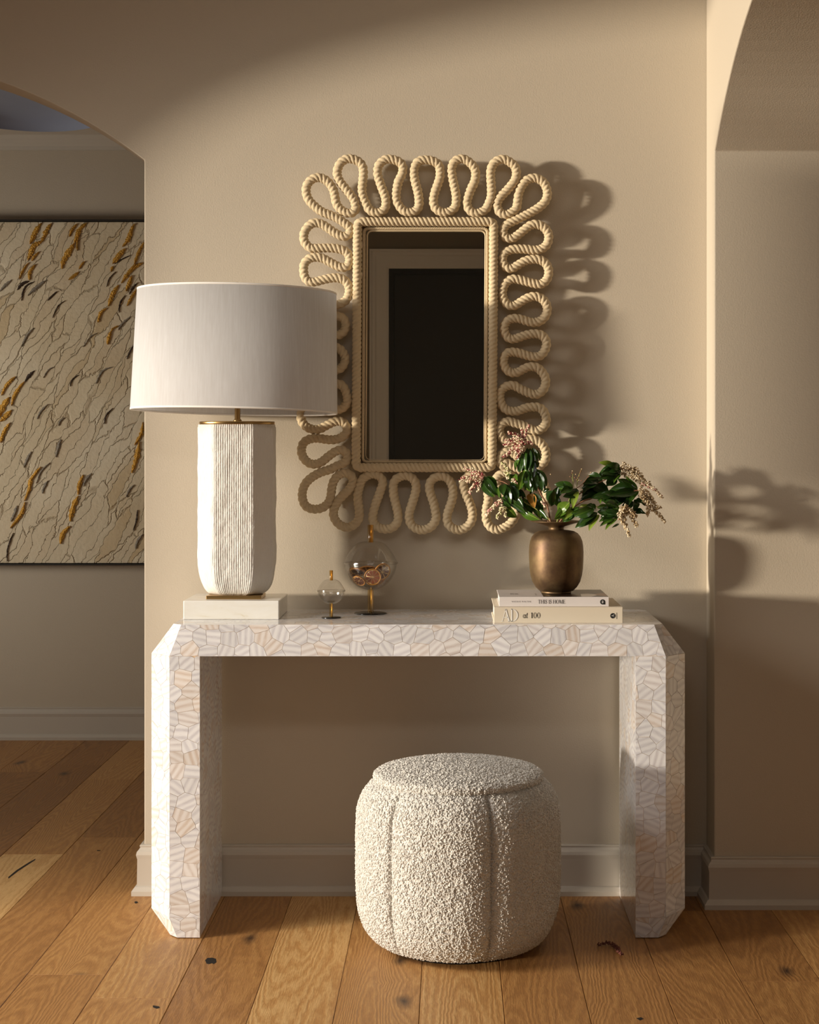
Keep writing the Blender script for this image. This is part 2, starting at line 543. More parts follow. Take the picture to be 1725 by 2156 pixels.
for k in range(-21, 17):
    xa, xb = -0.5977 + PW * k, -0.5977 + PW * (k + 1)
    ys = [-5.25] + sorted(JOINTS.get(k, [])) + [FY + 0.02]
    full = [ys[0]]
    for a, b_ in zip(ys, ys[1:]):
        y = a
        while b_ - y > (1.9 if (a < -5 and b_ < 2) or len(ys) == 2 or a > 0 else 2.6):
            y += R.uniform(0.8, 1.3)
            full.append(y)
        full.append(b_)
    for y0, y1 in zip(full, full[1:]):
        if xb < -3.0 and y1 < 0 and False:
            continue
        g, e, t = 0.0005, 0.0011, 0.014
        hz = R.uniform(-0.0002, 0.0002)
        lx, ly = (xb - xa) / 2, (y1 - y0) / 2
        vs = [(-lx + g, -ly + g, -t), (lx - g, -ly + g, -t), (lx - g, ly - g, -t), (-lx + g, ly - g, -t),
              (-lx + g, -ly + g, -e), (lx - g, -ly + g, -e), (lx - g, ly - g, -e), (-lx + g, ly - g, -e),
              (-lx + g + e, -ly + g + e, hz), (lx - g - e, -ly + g + e, hz), (lx - g - e, ly - g - e, hz), (-lx + g + e, ly - g - e, hz)]
        fs = []
        for i in range(4):
            j = (i + 1) % 4
            fs += [(i, j, j + 4, i + 4), (i + 4, j + 4, j + 8, i + 8)]
        fs.append((8, 9, 10, 11))
        o = mesh('floor_board', vs, fs, M_oak, floor)
        o.location = ((xa + xb) / 2, (y0 + y1) / 2, 0)
        tn = TONES.get(k, 0.48) + R.uniform(-0.17, 0.17)
        # boards whose tone the photo shows
        mid = (y0 + y1) / 2
        if k == -4 and -0.4 < mid < 0.42: tn = 0.80
        if k == -4 and mid < -0.4: tn = 0.52
        if k == -4 and 0.42 < mid < 1.49: tn = 0.60
        if k == -1 and y1 > 0 and y0 < -0.1: tn = 0.62
        if k == -2 and -0.5 < mid < 0.3: tn = 0.60
        if k == -3 and mid < 0: tn = 0.44
        if k == -2 and mid < -0.5: tn = 0.45
        if k == -5: tn -= 0.04
        o['tone'] = tn
        npl += 1

# a hand placed split and two knots of the boards in view
M_knot = mat('dark_knot', (0.012, 0.008, 0.006), 0.7)
def blot(pts, z=0.00035):
    bm = bmesh.new()
    vv = [bm.verts.new((x, y, z)) for x, y in pts]
    bm.faces.new(vv)
    r = bmesh.ops.extrude_face_region(bm, geom=list(bm.faces))
    for v in [g for g in r['geom'] if isinstance(g, bmesh.types.BMVert)]:
        v.co.z -= 0.0003
    return bm_obj('knot', bm, M_knot, floor)
def FP(px, py):
    Z = F * CH / (py - HY)
    return ((px - HX) * Z / F, Z - ZW)
blot([FP(18, 1850), FP(40, 1833), FP(74, 1811), FP(75, 1808), FP(62, 1815), FP(35, 1832), FP(17, 1847)])
blot([FP(432, 2022), FP(437, 2017), FP(447, 2016.5), FP(455, 2019), FP(456, 2026), FP(450, 2030), FP(446, 2028), FP(441, 2030), FP(435, 2029)])
blot([FP(284, 1898), FP(289, 1898), FP(291, 1900.5), FP(286, 1902.5), FP(283, 1900.5)])
blot([FP(322, 2117), FP(335, 2119), FP(337, 2122), FP(330, 2124), FP(322, 2121)])
blot([FP(204, 1790), FP(211, 1790), FP(212, 1791.5), FP(205, 1792)])
blot([FP(1340, 2144), FP(1350, 2142), FP(1356, 2145), FP(1348, 2149)])

# ---------------------------------------------------------------- console table clad in shell tiles
def shell_material():
    m = mat('mother_of_pearl', (0.8, 0.75, 0.7), 0.16)
    b = bsdf(m)
    b.inputs['Coat Weight'].default_value = 0.35
    b.inputs['Coat Roughness'].default_value = 0.05
    uv = N(m, 'ShaderNodeUVMap')
    at = N(m, 'ShaderNodeAttribute', attribute_type='GEOMETRY', attribute_name='tone')
    mp = N(m, 'ShaderNodeMapping', inp={'Scale': (0.22, 1.0, 1.0)})
    L(m, uv, 'UV', mp, 'Vector')
    n = N(m, 'ShaderNodeTexNoise', inp={'Scale': 150.0, 'Detail': 4.0, 'Roughness': 0.65, 'Distortion': 0.6})
    L(m, mp, 'Vector', n, 'Vector')
    w_ = N(m, 'ShaderNodeTexWave', inp={'Scale': 20.0, 'Distortion': 3.2, 'Detail': 2.0, 'Detail Scale': 1.0})
    w_.bands_direction = 'Y'
    L(m, mp, 'Vector', w_, 'Vector')
    # stripe strength, from cool white to grey lilac or to amber
    cool = ramp(m, [(0.0, (0.47, 0.455, 0.50)), (0.42, (0.69, 0.69, 0.73)), (0.6, (0.765, 0.77, 0.80)), (1.0, (0.84, 0.85, 0.88))])
    warm = ramp(m, [(0.0, (0.52, 0.39, 0.31)), (0.4, (0.70, 0.625, 0.57)), (0.6, (0.76, 0.715, 0.69)), (1.0, (0.83, 0.81, 0.81))])
    mixf = N(m, 'ShaderNodeMath', operation='MULTIPLY_ADD', inp={1: 0.42})
    L(m, w_, 'Fac', mixf, 0)
    nn = N(m, 'ShaderNodeMath', operation='MULTIPLY', inp={1: 0.62})
    L(m, n, 'Fac', nn, 0); L(m, nn, 'Value', mixf, 2)
    L(m, mixf, 'Value', cool, 'Fac'); L(m, mixf, 'Value', warm, 'Fac')
    st = N(m, 'ShaderNodeMapRange', inp={'From Min': 0.55, 'From Max': 0.95})
    L(m, at, 'Fac', st, 'Value')
    mx = N(m, 'ShaderNodeMix', data_type='RGBA')
    L(m, st, 'Result', mx, 0); L(m, cool, 'Color', mx, 6); L(m, warm, 'Color', mx, 7)
    hs = N(m, 'ShaderNodeHueSaturation')
    v = N(m, 'ShaderNodeMapRange', inp={'To Min': 0.90, 'To Max': 1.06})
    fr = N(m, 'ShaderNodeMath', operation='FRACT')
    m7 = N(m, 'ShaderNodeMath', operation='MULTIPLY', inp={1: 7.31})
    L(m, at, 'Fac', m7, 0); L(m, m7, 'Value', fr, 0); L(m, fr, 'Value', v, 'Value')
    L(m, v, 'Result', hs, 'Value'); L(m, mx, 2, hs, 'Color')
    L(m, hs, 'Color', b, 'Base Color')
    bu = N(m, 'ShaderNodeBump', inp={'Strength': 0.15, 'Distance': 0.0005})
    L(m, mixf, 'Value', bu, 'Height'); L(m, bu, 'Normal', b, 'Normal')
    return m
M_shell = shell_material()
M_grout = mat('amber_resin', (0.72, 0.53, 0.35), 0.6)

TCX, TF, TB, TT = -0.0803, -0.398, -0.022, 0.7563
TI = 0.525   # half width of the knee space
# half profile, front: name -> (half x, y inset, z)
T1, T2, M1, M2 = (.570, 0, TT), (.592, .022, TT), (.598, 0, .680), (.6515, .0535, .681)
B1, B2, F1, F2 = (.598, 0, .0503), (.6515, .0535, .0582), (.580, 0, 0.002), (.600, .024, 0.002)
def TV(p, sx, back):
    y = (TB - p[1]) if back else (TF + p[1])
    return Vector((TCX + sx * p[0], y, p[2]))
panels = []   # (polygon, visible tile by tile?)
I_t, I_b = (TI, 0, .680), (TI, 0, .002)
for back in (False, True):
    vis = not back
    q = lambda p, s: TV(p, s, back)
    panels.append(([q(T1, -1), q(M1, -1), q(M1, 1), q(T1, 1)], vis))
    for s in (-1, 1):
        panels.append(([q(M1, s), q(B1, s), q((TI, 0, .0503), s), q(I_t, s)], vis))
        panels.append(([q(B1, s), q(F1, s), q(I_b, s), q((TI, 0, .0503), s)], vis))
        panels.append(([q(T1, s), q(T2, s), q(M2, s), q(M1, s)], vis))
        panels.append(([q(M1, s), q(M2, s), q(B2, s), q(B1, s)], vis))
        panels.append(([q(B1, s), q(B2, s), q(F2, s), q(F1, s)], vis))
for s in (-1, 1):
    f, g = (lambda p: TV(p, s, False)), (lambda p: TV(p, s, True))
    panels.append(([f(T2), g(T2), g(M2), f(M2)], False))
    panels.append(([f(M2), g(M2), g(B2), f(B2)], False))
    panels.append(([f(B2), g(B2), g(F2), f(F2)], False))
    panels.append(([f(I_t), g(I_t), g(I_b), f(I_b)], False))
panels.append(([TV(T1, -1, 0), TV(T1, 1, 0), TV(T2, 1, 0), TV(T2, 1, 1), TV(T1, 1, 1), TV(T1, -1, 1), TV(T2, -1, 1), TV(T2, -1, 0)], False))
panels.append(([TV(I_t, -1, 0), TV(I_t, 1, 0), TV(I_t, 1, 1), TV(I_t, -1, 1)], False))

table = thing('console_table', 'waterfall console table clad in pearly shell tiles with chamfered corners, against the wall', 'table', (TCX, -0.21, 0))
# body: the same panels set back behind the tiles, plus the undersides of the feet
center_of = {}
def inward(poly):
    """unit normal of the panel pointing out of the table"""
    n_ = Vector((0, 0, 0))
    c = sum(poly, Vector()) / len(poly)
    for a, b_ in zip(poly, poly[1:] + poly[:1]):
        n_ += (a - c).cross(b_ - c)
    n_.normalize()
    # a point inside the solid next to this panel
    ins = Vector((min(max(c.x, TCX - 0.56), TCX + 0.56), min(max(c.y, TF + 0.1), TB - 0.1), 0.72 if c.z > 0.679 else c.z))
    if c.z < 0.679:
        ins.x = TCX + math.copysign(0.56, c.x - TCX)
    if (c - ins).dot(n_) < 0:
        n_ = -n_
    return n_, c
bm = bmesh.new()
cache = {}
def bv(v):
    k = tuple(round(x, 5) for x in v)
    if k not in cache:
        cache[k] = bm.verts.new(v)
    return cache[k]
for poly, _ in panels:
    try:
        bm.faces.new([bv(v) for v in poly])
    except ValueError:
        pass
for s in (-1, 1):
    bm.faces.new([bv(v) for v in (TV(I_b, s, 0), TV(F1, s, 0), TV(F2, s, 0), TV(F2, s, 1), TV(F1, s, 1), TV(I_b, s, 1))])
bmesh.ops.recalc_face_normals(bm, faces=bm.faces)
for v in bm.verts:
    pass
TH = 0.0011
# shrink the body by the tile thickness
bm.normal_update()
mv = {v: v.calc_shell_factor() * TH * 0.95 for v in bm.verts}
for v, d in mv.items():
    v.co = v.co - v.normal * min(d, 0.0018)
bm_obj('table_body', bm, M_grout, table, normals=False)

def clip(poly, p, n_):
    """keep the side of the 2-D half plane where (x - p).n <= 0"""
    out_ = []
    for a, b_ in zip(poly, poly[1:] + poly[:1]):
        da, db = (a - p).dot(n_), (b_ - p).dot(n_)
        if da <= 0:
            out_.append(a)
        if (da < 0 < db) or (db < 0 < da):
            out_.append(a.lerp(b_, da / (da - db)))
    return out_

def cells(poly2, sp, rnd):
    xs, ys = [p.x for p in poly2], [p.y for p in poly2]
    seeds, row = [], 0
    y = min(ys) - sp * rnd.random()
    while y < max(ys) + sp:
        x = min(xs) - sp * rnd.random() + (row % 2) * sp / 2
        while x < max(xs) + sp:
            seeds.append(Vector((x + rnd.uniform(-.27, .27) * sp, y + rnd.uniform(-.25, .25) * sp)))
            x += sp * 1.02
        y += sp * 0.86
        row += 1
    for s_ in seeds:
        c = list(poly2)
        for t in seeds:
            if t is not s_ and (t - s_).length < sp * 2.6:
                c = clip(c, (s_ + t) / 2, (t - s_).normalized())
                if len(c) < 3:
                    break
        if len(c) >= 3:
            ar = abs(sum(a.x * b_.y - a.y * b_.x for a, b_ in zip(c, c[1:] + c[:1]))) / 2
            if ar > 2.2e-5:
                yield c, ar

def inset(c, d):
    cx_ = sum(c, Vector((0, 0))) / len(c)
    area_ = sum(a.x * b_.y - a.y * b_.x for a, b_ in zip(c, c[1:] + c[:1]))
    sg = 1 if area_ > 0 else -1
    res = list(c)
    for a, b_ in zip(c, c[1:] + c[:1]):
        e_ = b_ - a
        if e_.length < 1e-6:
            continue
        nr = Vector((e_.y, -e_.x)).normalized() * sg
        res = clip(res, a - nr * d, nr)
        if len(res) < 3:
            return []
    return res

def tile_geo(c, origin, ux, uy, nz, rnd, vs, fs, uvs, tones, flat=False):
    lower, upper = inset(c, 0.0002), inset(c, 0.00022 if flat else 0.0004)
    if len(lower) != len(upper) or len(lower) < 3:
        upper = lower
        if len(lower) < 3:
            return
    ang = rnd.choice([rnd.uniform(-0.5, 0.9), rnd.uniform(-0.5, 0.9), rnd.uniform(0, math.pi)])
    ca, sa = math.cos(ang), math.sin(ang)
    ox, oy = rnd.uniform(0, 50), rnd.uniform(0, 50)
    tone = rnd.random()
    tx, ty = (0.0, 0.0) if flat else (rnd.gauss(0, 0.006), rnd.gauss(0, 0.006))
    cc = sum(lower, Vector((0, 0))) / len(lower)
    k0 = len(vs)
    for ring_, h in ((lower, -0.0004), (upper, TH)):
        for p in ring_:
            hh = h + ((p.x - cc.x) * tx + (p.y - cc.y) * ty if h > 0 else 0)
            vs.append(origin + ux * p.x + uy * p.y + nz * (hh - TH))
    n_ = len(lower)
    F_ = [tuple(k0 + n_ + i for i in range(n_))] + [(k0 + i, k0 + (i + 1) % n_, k0 + n_ + (i + 1) % n_, k0 + n_ + i) for i in range(n_)]
    pts2 = lower + upper
    for f_ in F_:
        fs.append(f_)
        for i in f_:
            p = pts2[i - k0]
            uvs.append(((p.x * ca + p.y * sa) + ox, (-p.x * sa + p.y * ca) + oy))
        tones.append(tone)

def tile_mesh(name, vs, fs, uvs, tones, parent, shift=None):
    me = bpy.data.meshes.new(name)
    if shift is not None:
        vs = [v - shift for v in vs]
    me.from_pydata([tuple(v) for v in vs], [], fs)
    ul = me.uv_layers.new(name='UVMap')
    ul.data.foreach_set('uv', [x for u in uvs for x in u])
    at = me.attributes.new('tone', 'FLOAT', 'FACE')
    at.data.foreach_set('value', tones)
    me.materials.append(M_shell)
    o = bpy.data.objects.new(name, me)
    C.objects.link(o)
    o.parent = parent
    o.matrix_parent_inverse = Matrix.Translation(-parent.location)
    if shift is not None:
        o.location = shift
    return o

rt = random.Random(11)
sv, sf, su, stn = [], [], [], []
ntile = 0
for poly, vis in panels:
    nz, c0 = inward(poly)
    ux = Vector((1, 0, 0)) - nz * nz.x
    if ux.length < 0.3:
        ux = Vector((0, 1, 0)) - nz * nz.y
    ux.normalize()
    uy = nz.cross(ux)
    p2 = [Vector(((v - c0).dot(ux), (v - c0).dot(uy))) for v in poly]
    for c, ar in cells(p2, 0.0385, rt):
        if vis and ar > 1.2e-4:
            v_, f_, u_, t_ = [], [], [], []
            tile_geo(c, c0, ux, uy, nz, rt, v_, f_, u_, t_)
            if v_:
                tile_mesh('shell_tile', v_, f_, u_, t_, table, sum(v_, Vector()) / len(v_))
                ntile += 1
        else:
            tile_geo(c, c0, ux, uy, nz, rt, sv, sf, su, stn, True)
st_ = tile_mesh('shell_tiles', sv, sf, su, stn, table)
st_['kind'] = 'stuff'
print('boards', npl, 'tiles', ntile)

# ---------------------------------------------------------------- mirror framed in looped rope
M_rope = mat('cotton_rope', (0.66, 0.53, 0.34), 0.85)
add_bump(M_rope, 900, 0.5, 0.0008, 3)
def crop(ox, oy, s, pts):
    return [(ox + x * s, oy + y * s) for x, y in pts]
S = 200 / 1725
path = []
path += crop(610, 500, S, [(255, 600), (270, 480), (350, 390), (460, 360), (580, 370), (700, 430), (830, 500), (930, 540), (1030, 530), (1085, 450), (1080, 340), (1010, 250), (900, 210), (780, 192), (640, 190), (500, 195), (380, 190), (300, 120)])
path += crop(620, 310, S, [(175, 1680), (180, 1560), (250, 1440), (360, 1375), (480, 1390), (600, 1460), (720, 1545), (850, 1610), (950, 1610), (1010, 1540), (1000, 1450), (900, 1370), (780, 1290), (650, 1230), (500, 1170), (380, 1080), (280, 980), (225, 870), (215, 750), (260, 640), (350, 570), (440, 550), (540, 580), (640, 660), (710, 780), (740, 900), (760, 1010), (820, 1110), (920, 1180), (1030, 1195), (1105, 1140), (1110, 1050), (1080, 950), (1010, 850), (920, 740), (840, 640), (790, 540), (780, 430), (830, 300), (930, 220), (1030, 210), (1150, 250), (1230, 330), (1255, 450), (1245, 600), (1230, 750), (1240, 870), (1290, 1000), (1350, 1120), (1440, 1180), (1550, 1185), (1640, 1120), (1665, 1000), (1645, 880), (1595, 750), (1550, 620), (1510, 480), (1530, 340), (1610, 250)])
path += crop(800, 310, S, [(150, 215), (280, 235), (380, 290), (420, 380), (400, 500), (340, 620), (310, 760), (295, 870), (310, 990), (370, 1090), (450, 1165), (560, 1185), (660, 1150), (710, 1060), (710, 930), (690, 800), (650, 650), (620, 500), (630, 370), (700, 260), (830, 230), (960, 250), (1060, 310), (1095, 420), (1090, 550), (1050, 680), (1000, 820), (975, 950), (990, 1070), (1060, 1150), (1170, 1190), (1290, 1160), (1370, 1080), (1390, 950), (1375, 800), (1340, 650), (1310, 500), (1305, 370), (1370, 250), (1500, 210)])
path += crop(980, 310, S, [(70, 270), (160, 370), (190, 480), (170, 620), (110, 750), (60, 880), (30, 1000), (60, 1120), (150, 1190), (260, 1190), (370, 1130), (430, 1020), (470, 900), (475, 750), (465, 600), (460, 450), (500, 320), (590, 240), (700, 220), (810, 270), (900, 350), (930, 470), (900, 600), (830, 700), (740, 800), (650, 890), (590, 990), (580, 1090), (640, 1190), (740, 1225), (850, 1180), (930, 1100), (950, 980), (970, 850), (1020, 720), (1100, 610), (1200, 565), (1310, 570), (1420, 640), (1480, 760), (1490, 880), (1440, 1000), (1330, 1100), (1200, 1180), (1060, 1250), (920, 1320), (780, 1390), (710, 1460), (690, 1560), (740, 1640), (850, 1655), (960, 1590), (1060, 1510), (1180, 1420), (1300, 1400), (1420, 1450), (1500, 1550)])
path += crop(980, 500, S, [(1515, 20), (1480, 130), (1390, 205), (1260, 230), (1120, 215), (980, 210), (840, 220), (730, 270), (680, 360), (690, 460), (750, 545), (850, 560), (960, 500), (1080, 430), (1200, 400), (1330, 400), (1450, 460), (1510, 570), (1510, 690), (1460, 790), (1360, 850), (1220, 830), (1080, 790), (950, 760), (840, 760), (740, 820), (690, 920), (675, 1040), (710, 1150), (790, 1230), (900, 1235), (1010, 1170), (1130, 1100), (1250, 1070), (1370, 1100), (1460, 1190), (1490, 1300), (1460, 1420), (1370, 1510), (1250, 1545), (1120, 1520), (1000, 1480), (880, 1470), (770, 1510), (710, 1610)])
path += crop(980, 690, S, [(715, 80), (780, 180), (880, 205), (1000, 170), (1120, 130), (1250, 110), (1370, 130), (1450, 200), (1475, 300), (1440, 420), (1360, 510), (1240, 530), (1110, 500), (980, 460), (850, 440), (750, 470), (700, 560), (700, 660), (750, 760), (840, 815), (950, 810), (1060, 750), (1170, 710), (1290, 720), (1390, 800), (1450, 900), (1460, 1010), (1420, 1120), (1330, 1200), (1220, 1205), (1100, 1160), (980, 1100), (880, 1050), (760, 1060), (660, 1130), (630, 1250), (650, 1370), (720, 1470), (830, 1515), (960, 1510), (1090, 1460), (1220, 1440), (1340, 1450), (1430, 1530)])
K6 = 200 / 1658
path += crop(980, 880, K6, [(1415, 20), (1400, 110), (1330, 190), (1220, 220), (1100, 170), (980, 120), (870, 90), (760, 60), (660, 90), (600, 180), (610, 280), (670, 380), (780, 430), (900, 420), (1040, 370), (1180, 370), (1300, 420), (1380, 520), (1410, 640), (1390, 750), (1300, 840), (1180, 850), (1060, 790), (940, 700), (830, 610), (720, 580), (630, 640), (605, 750), (660, 850)])
# the corner behind the leaves follows the opposite corner
mir = crop(610, 930, S, [(980, 380), (860, 430), (740, 500), (560, 570), (400, 650), (290, 760), (235, 900), (240, 1060), (320, 1190), (450, 1230), (600, 1200), (710, 1110), (750, 980), (765, 850), (800, 710), (880, 610), (1000, 570), (1110, 620), (1150, 730), (1100, 860), (970, 970)])
mir = [(1788 - x, y) for x, y in mir]
path += mir
path += crop(980, 880, K6, [(880, 1540), (880, 1700), (800, 1830), (690, 1910), (560, 1950), (440, 1900), (370, 1780), (365, 1600), (400, 1430)])
path += [(1027, 1036), (1022, 1016), (1013, 1003), (999, 998), (986, 1003)]
path += crop(800, 940, S, [(1520, 640), (1520, 740), (1570, 880), (1640, 1040), (1680, 1200), (1665, 1350), (1580, 1460), (1450, 1515), (1320, 1480), (1235, 1390), (1220, 1270), (1260, 1130), (1310, 980), (1330, 840), (1310, 700), (1240, 590), (1130, 540), (1010, 560), (925, 640), (900, 750), (930, 880), (980, 1030), (1010, 1180), (1020, 1310), (960, 1430), (850, 1500), (720, 1510), (600, 1450), (540, 1340), (535, 1210), (580, 1060), (630, 900), (660, 760), (640, 640), (560, 555), (460, 530), (340, 560), (260, 650), (245, 780), (260, 920), (300, 1080), (330, 1230), (320, 1370), (230, 1470), (110, 1500), (0, 1480)])
path += crop(610, 930, S, [(1560, 1510), (1510, 1400), (1530, 1240), (1580, 1080), (1640, 920), (1690, 760), (1660, 650), (1540, 590), (1420, 610), (1320, 690), (1270, 820), (1240, 960), (1245, 1100), (1265, 1250), (1260, 1390), (1180, 1500), (1040, 1555), (900, 1500), (815, 1390), (800, 1260), (860, 1110), (960, 980), (1080, 870), (1150, 740), (1120, 620), (1000, 570), (880, 615), (800, 720), (765, 850), (750, 980), (710, 1100), (600, 1195), (450, 1225), (310, 1180), (240, 1060), (235, 900), (290, 760), (400, 650), (560, 560), (740, 500), (860, 440), (980, 390), (1045, 310), (1030, 200), (940, 150), (830, 180), (700, 270), (590, 360), (480, 405), (360, 390), (260, 300), (215, 180), (235, 60)])
path += crop(610, 740, S, [(300, 1620), (420, 1580), (550, 1580), (680, 1600), (820, 1600), (940, 1560), (1030, 1480), (1040, 1390), (990, 1300), (900, 1265), (790, 1285), (680, 1340), (550, 1405), (430, 1415), (310, 1370), (230, 1280), (205, 1170), (240, 1070), (350, 1010), (500, 1010), (650, 1030), (800, 1050), (940, 1040), (1030, 960), (1050, 850), (1010, 700), (930, 600), (800, 590), (640, 620), (480, 650), (350, 640), (270, 570), (260, 480), (320, 390), (450, 350), (600, 340), (750, 340), (880, 330), (970, 260), (1010, 150), (980, 40), (890, -60), (760, -70), (600, -40), (450, -20), (330, -40), (260, -120), (260, -220), (330, -300), (460, -330), (620, -310), (780, -290), (900, -300), (990, -370), (1020, -480), (980, -590), (880, -640), (740, -620), (580, -590), (430, -570), (320, -600), (250, -680), (250, -780), (320, -870), (460, -900), (640, -870), (800, -850)])
path += crop(610, 500, S, [(920, 1205), (1030, 1130), (1080, 1010), (1075, 890), (1000, 780), (880, 735), (740, 740), (600, 770), (460, 805), (350, 800), (280, 720)])
clean = [path[0]]
for p in path[1:]:
    if math.hypot(p[0] - clean[-1][0], p[1] - clean[-1][1]) > 3.0:
        clean.append(p)
path = clean

MZ_T, MZ_B = 0.055, 0.046    # distance of the rope axis from the wall at the top and at the foot
def mpt(px, py, extra=0.0):
    d = MZ_B + (MZ_T - MZ_B) * (1120 - py) / 790 - extra
    return P(px, py, ZW - d)
mirror = thing('wall_mirror', 'tall rectangular wall mirror framed in thick cream rope looped into scallops', 'mirror', P(898, 720, ZW - 0.03))
def rope(name, pts3, rad, pitch, closed=True, step=0.0019, seg=24, hand=-1, squash=1.0):
    ctr, total = catmull(pts3, step, closed)
    n_ = len(ctr)
    turns = max(1, round(total / pitch))
    vs, fs = [], []
    for i in range(n_):
        a, b_ = ctr[(i - 1) % n_] if closed else ctr[max(i - 1, 0)], ctr[(i + 1) % n_] if closed else ctr[min(i + 1, n_ - 1)]
        t = (b_ - a).normalized()
        yv = Vector((0, -1, 0))
        u = t.cross(yv).normalized()
        v = u.cross(t).normalized()
        ph = hand * 2 * math.pi * turns * i / n_
        for k in range(seg):
            th = 2 * math.pi * k / seg
            x = ((th - ph) * 3 / (2 * math.pi)) % 1.0
            lobe = math.sqrt(max(0.0, 1 - (2 * x - 1) ** 2 * 0.97))
            r = rad * (0.62 + 0.39 * lobe)
            wob = 1 + 0.025 * noise.noise(ctr[i] * 60)
            vs.append(ctr[i] + u * (r * wob * math.cos(th)) + v * (r * wob * math.sin(th)))
    rng = n_ if closed else n_ - 1
    for i in range(rng):
        for k in range(seg):
            i2, k2 = (i + 1) % n_, (k + 1) % seg
            fs.append((i * seg + k, i * seg + k2, i2 * seg + k2, i2 * seg + k))
    o = mesh(name, vs, fs, M_rope, mirror, smooth=True)
    return o
rope('rope_scallops', [mpt(x, y) for x, y in path], 0.0122, 0.0345)
def rrect(tl, tr, br, bl, r):
    cs = [Vector(p) for p in (tl, tr, br, bl)]
    out_ = []
    for i in range(4):
        c, a, b_ = cs[i], cs[i - 1], cs[(i + 1) % 4]
        da, db = (a - c).normalized(), (b_ - c).normalized()
        for k in range(7):
            t = k / 6
            p0, p2 = c + da * r, c + db * r
            out_.append(((1 - t) ** 2) * p0 + 2 * t * (1 - t) * c + t * t * p2)
        m_ = 14
        e0, e1 = c + db * r, b_ + (c - b_).normalized() * r
        for k in range(1, m_):
            out_.append(e0.lerp(e1, k / m_))
    return out_
rope('rope_border', [mpt(p.x, p.y, -0.006) for p in rrect((753, 467), (1040, 467), (1036.5, 984.5), (750, 984.5), 12)], 0.0124, 0.034, seg=24)
rope('rope_border', [mpt(p.x, p.y, 0.003) for p in rrect((767, 481), (1026.5, 481), (1023, 972), (764.5, 972), 10)], 0.0045, 0.0135, seg=15, step=0.0007)
rope('rope_border', [mpt(p.x, p.y, 0.002) for p in rrect((773.5, 486), (1022.5, 486), (1019.5, 968), (770.5, 968), 12)], 0.0021, 0.0075, seg=9, step=0.0005)
# glass and the board that carries it
M_mirror = mat('silvered_glass', (0.82, 0.84, 0.80), 0.01, 1.0)
a, b_, c, d = [P(x, y, ZW - 0.0475) for x, y in ((768, 481), (1027, 481), (1024, 973), (765, 973))]
g0 = Vector((0, 0.004, 0))
mesh('mirror_glass', [a, b_, c, d, a + g0, b_ + g0, c + g0, d + g0], [(0, 3, 2, 1), (4, 5, 6, 7), (0, 1, 5, 4), (1, 2, 6, 5), (2, 3, 7, 6), (3, 0, 4, 7)], M_mirror, mirror)
a, b_, c, d = [mpt(x, y, 0.0125) for x, y in ((748, 462), (1045, 462), (1041, 989), (745, 989))]
vs = [a, b_, c, d] + [Vector((v.x, -0.001, v.z)) for v in (a, b_, c, d)]
mesh('backing_board', vs, [(0, 3, 2, 1), (4, 5, 6, 7), (0, 1, 5, 4), (1, 2, 6, 5), (2, 3, 7, 6), (3, 0, 4, 7)], mat('backing_wood', (0.25, 0.17, 0.1), 0.8), mirror)

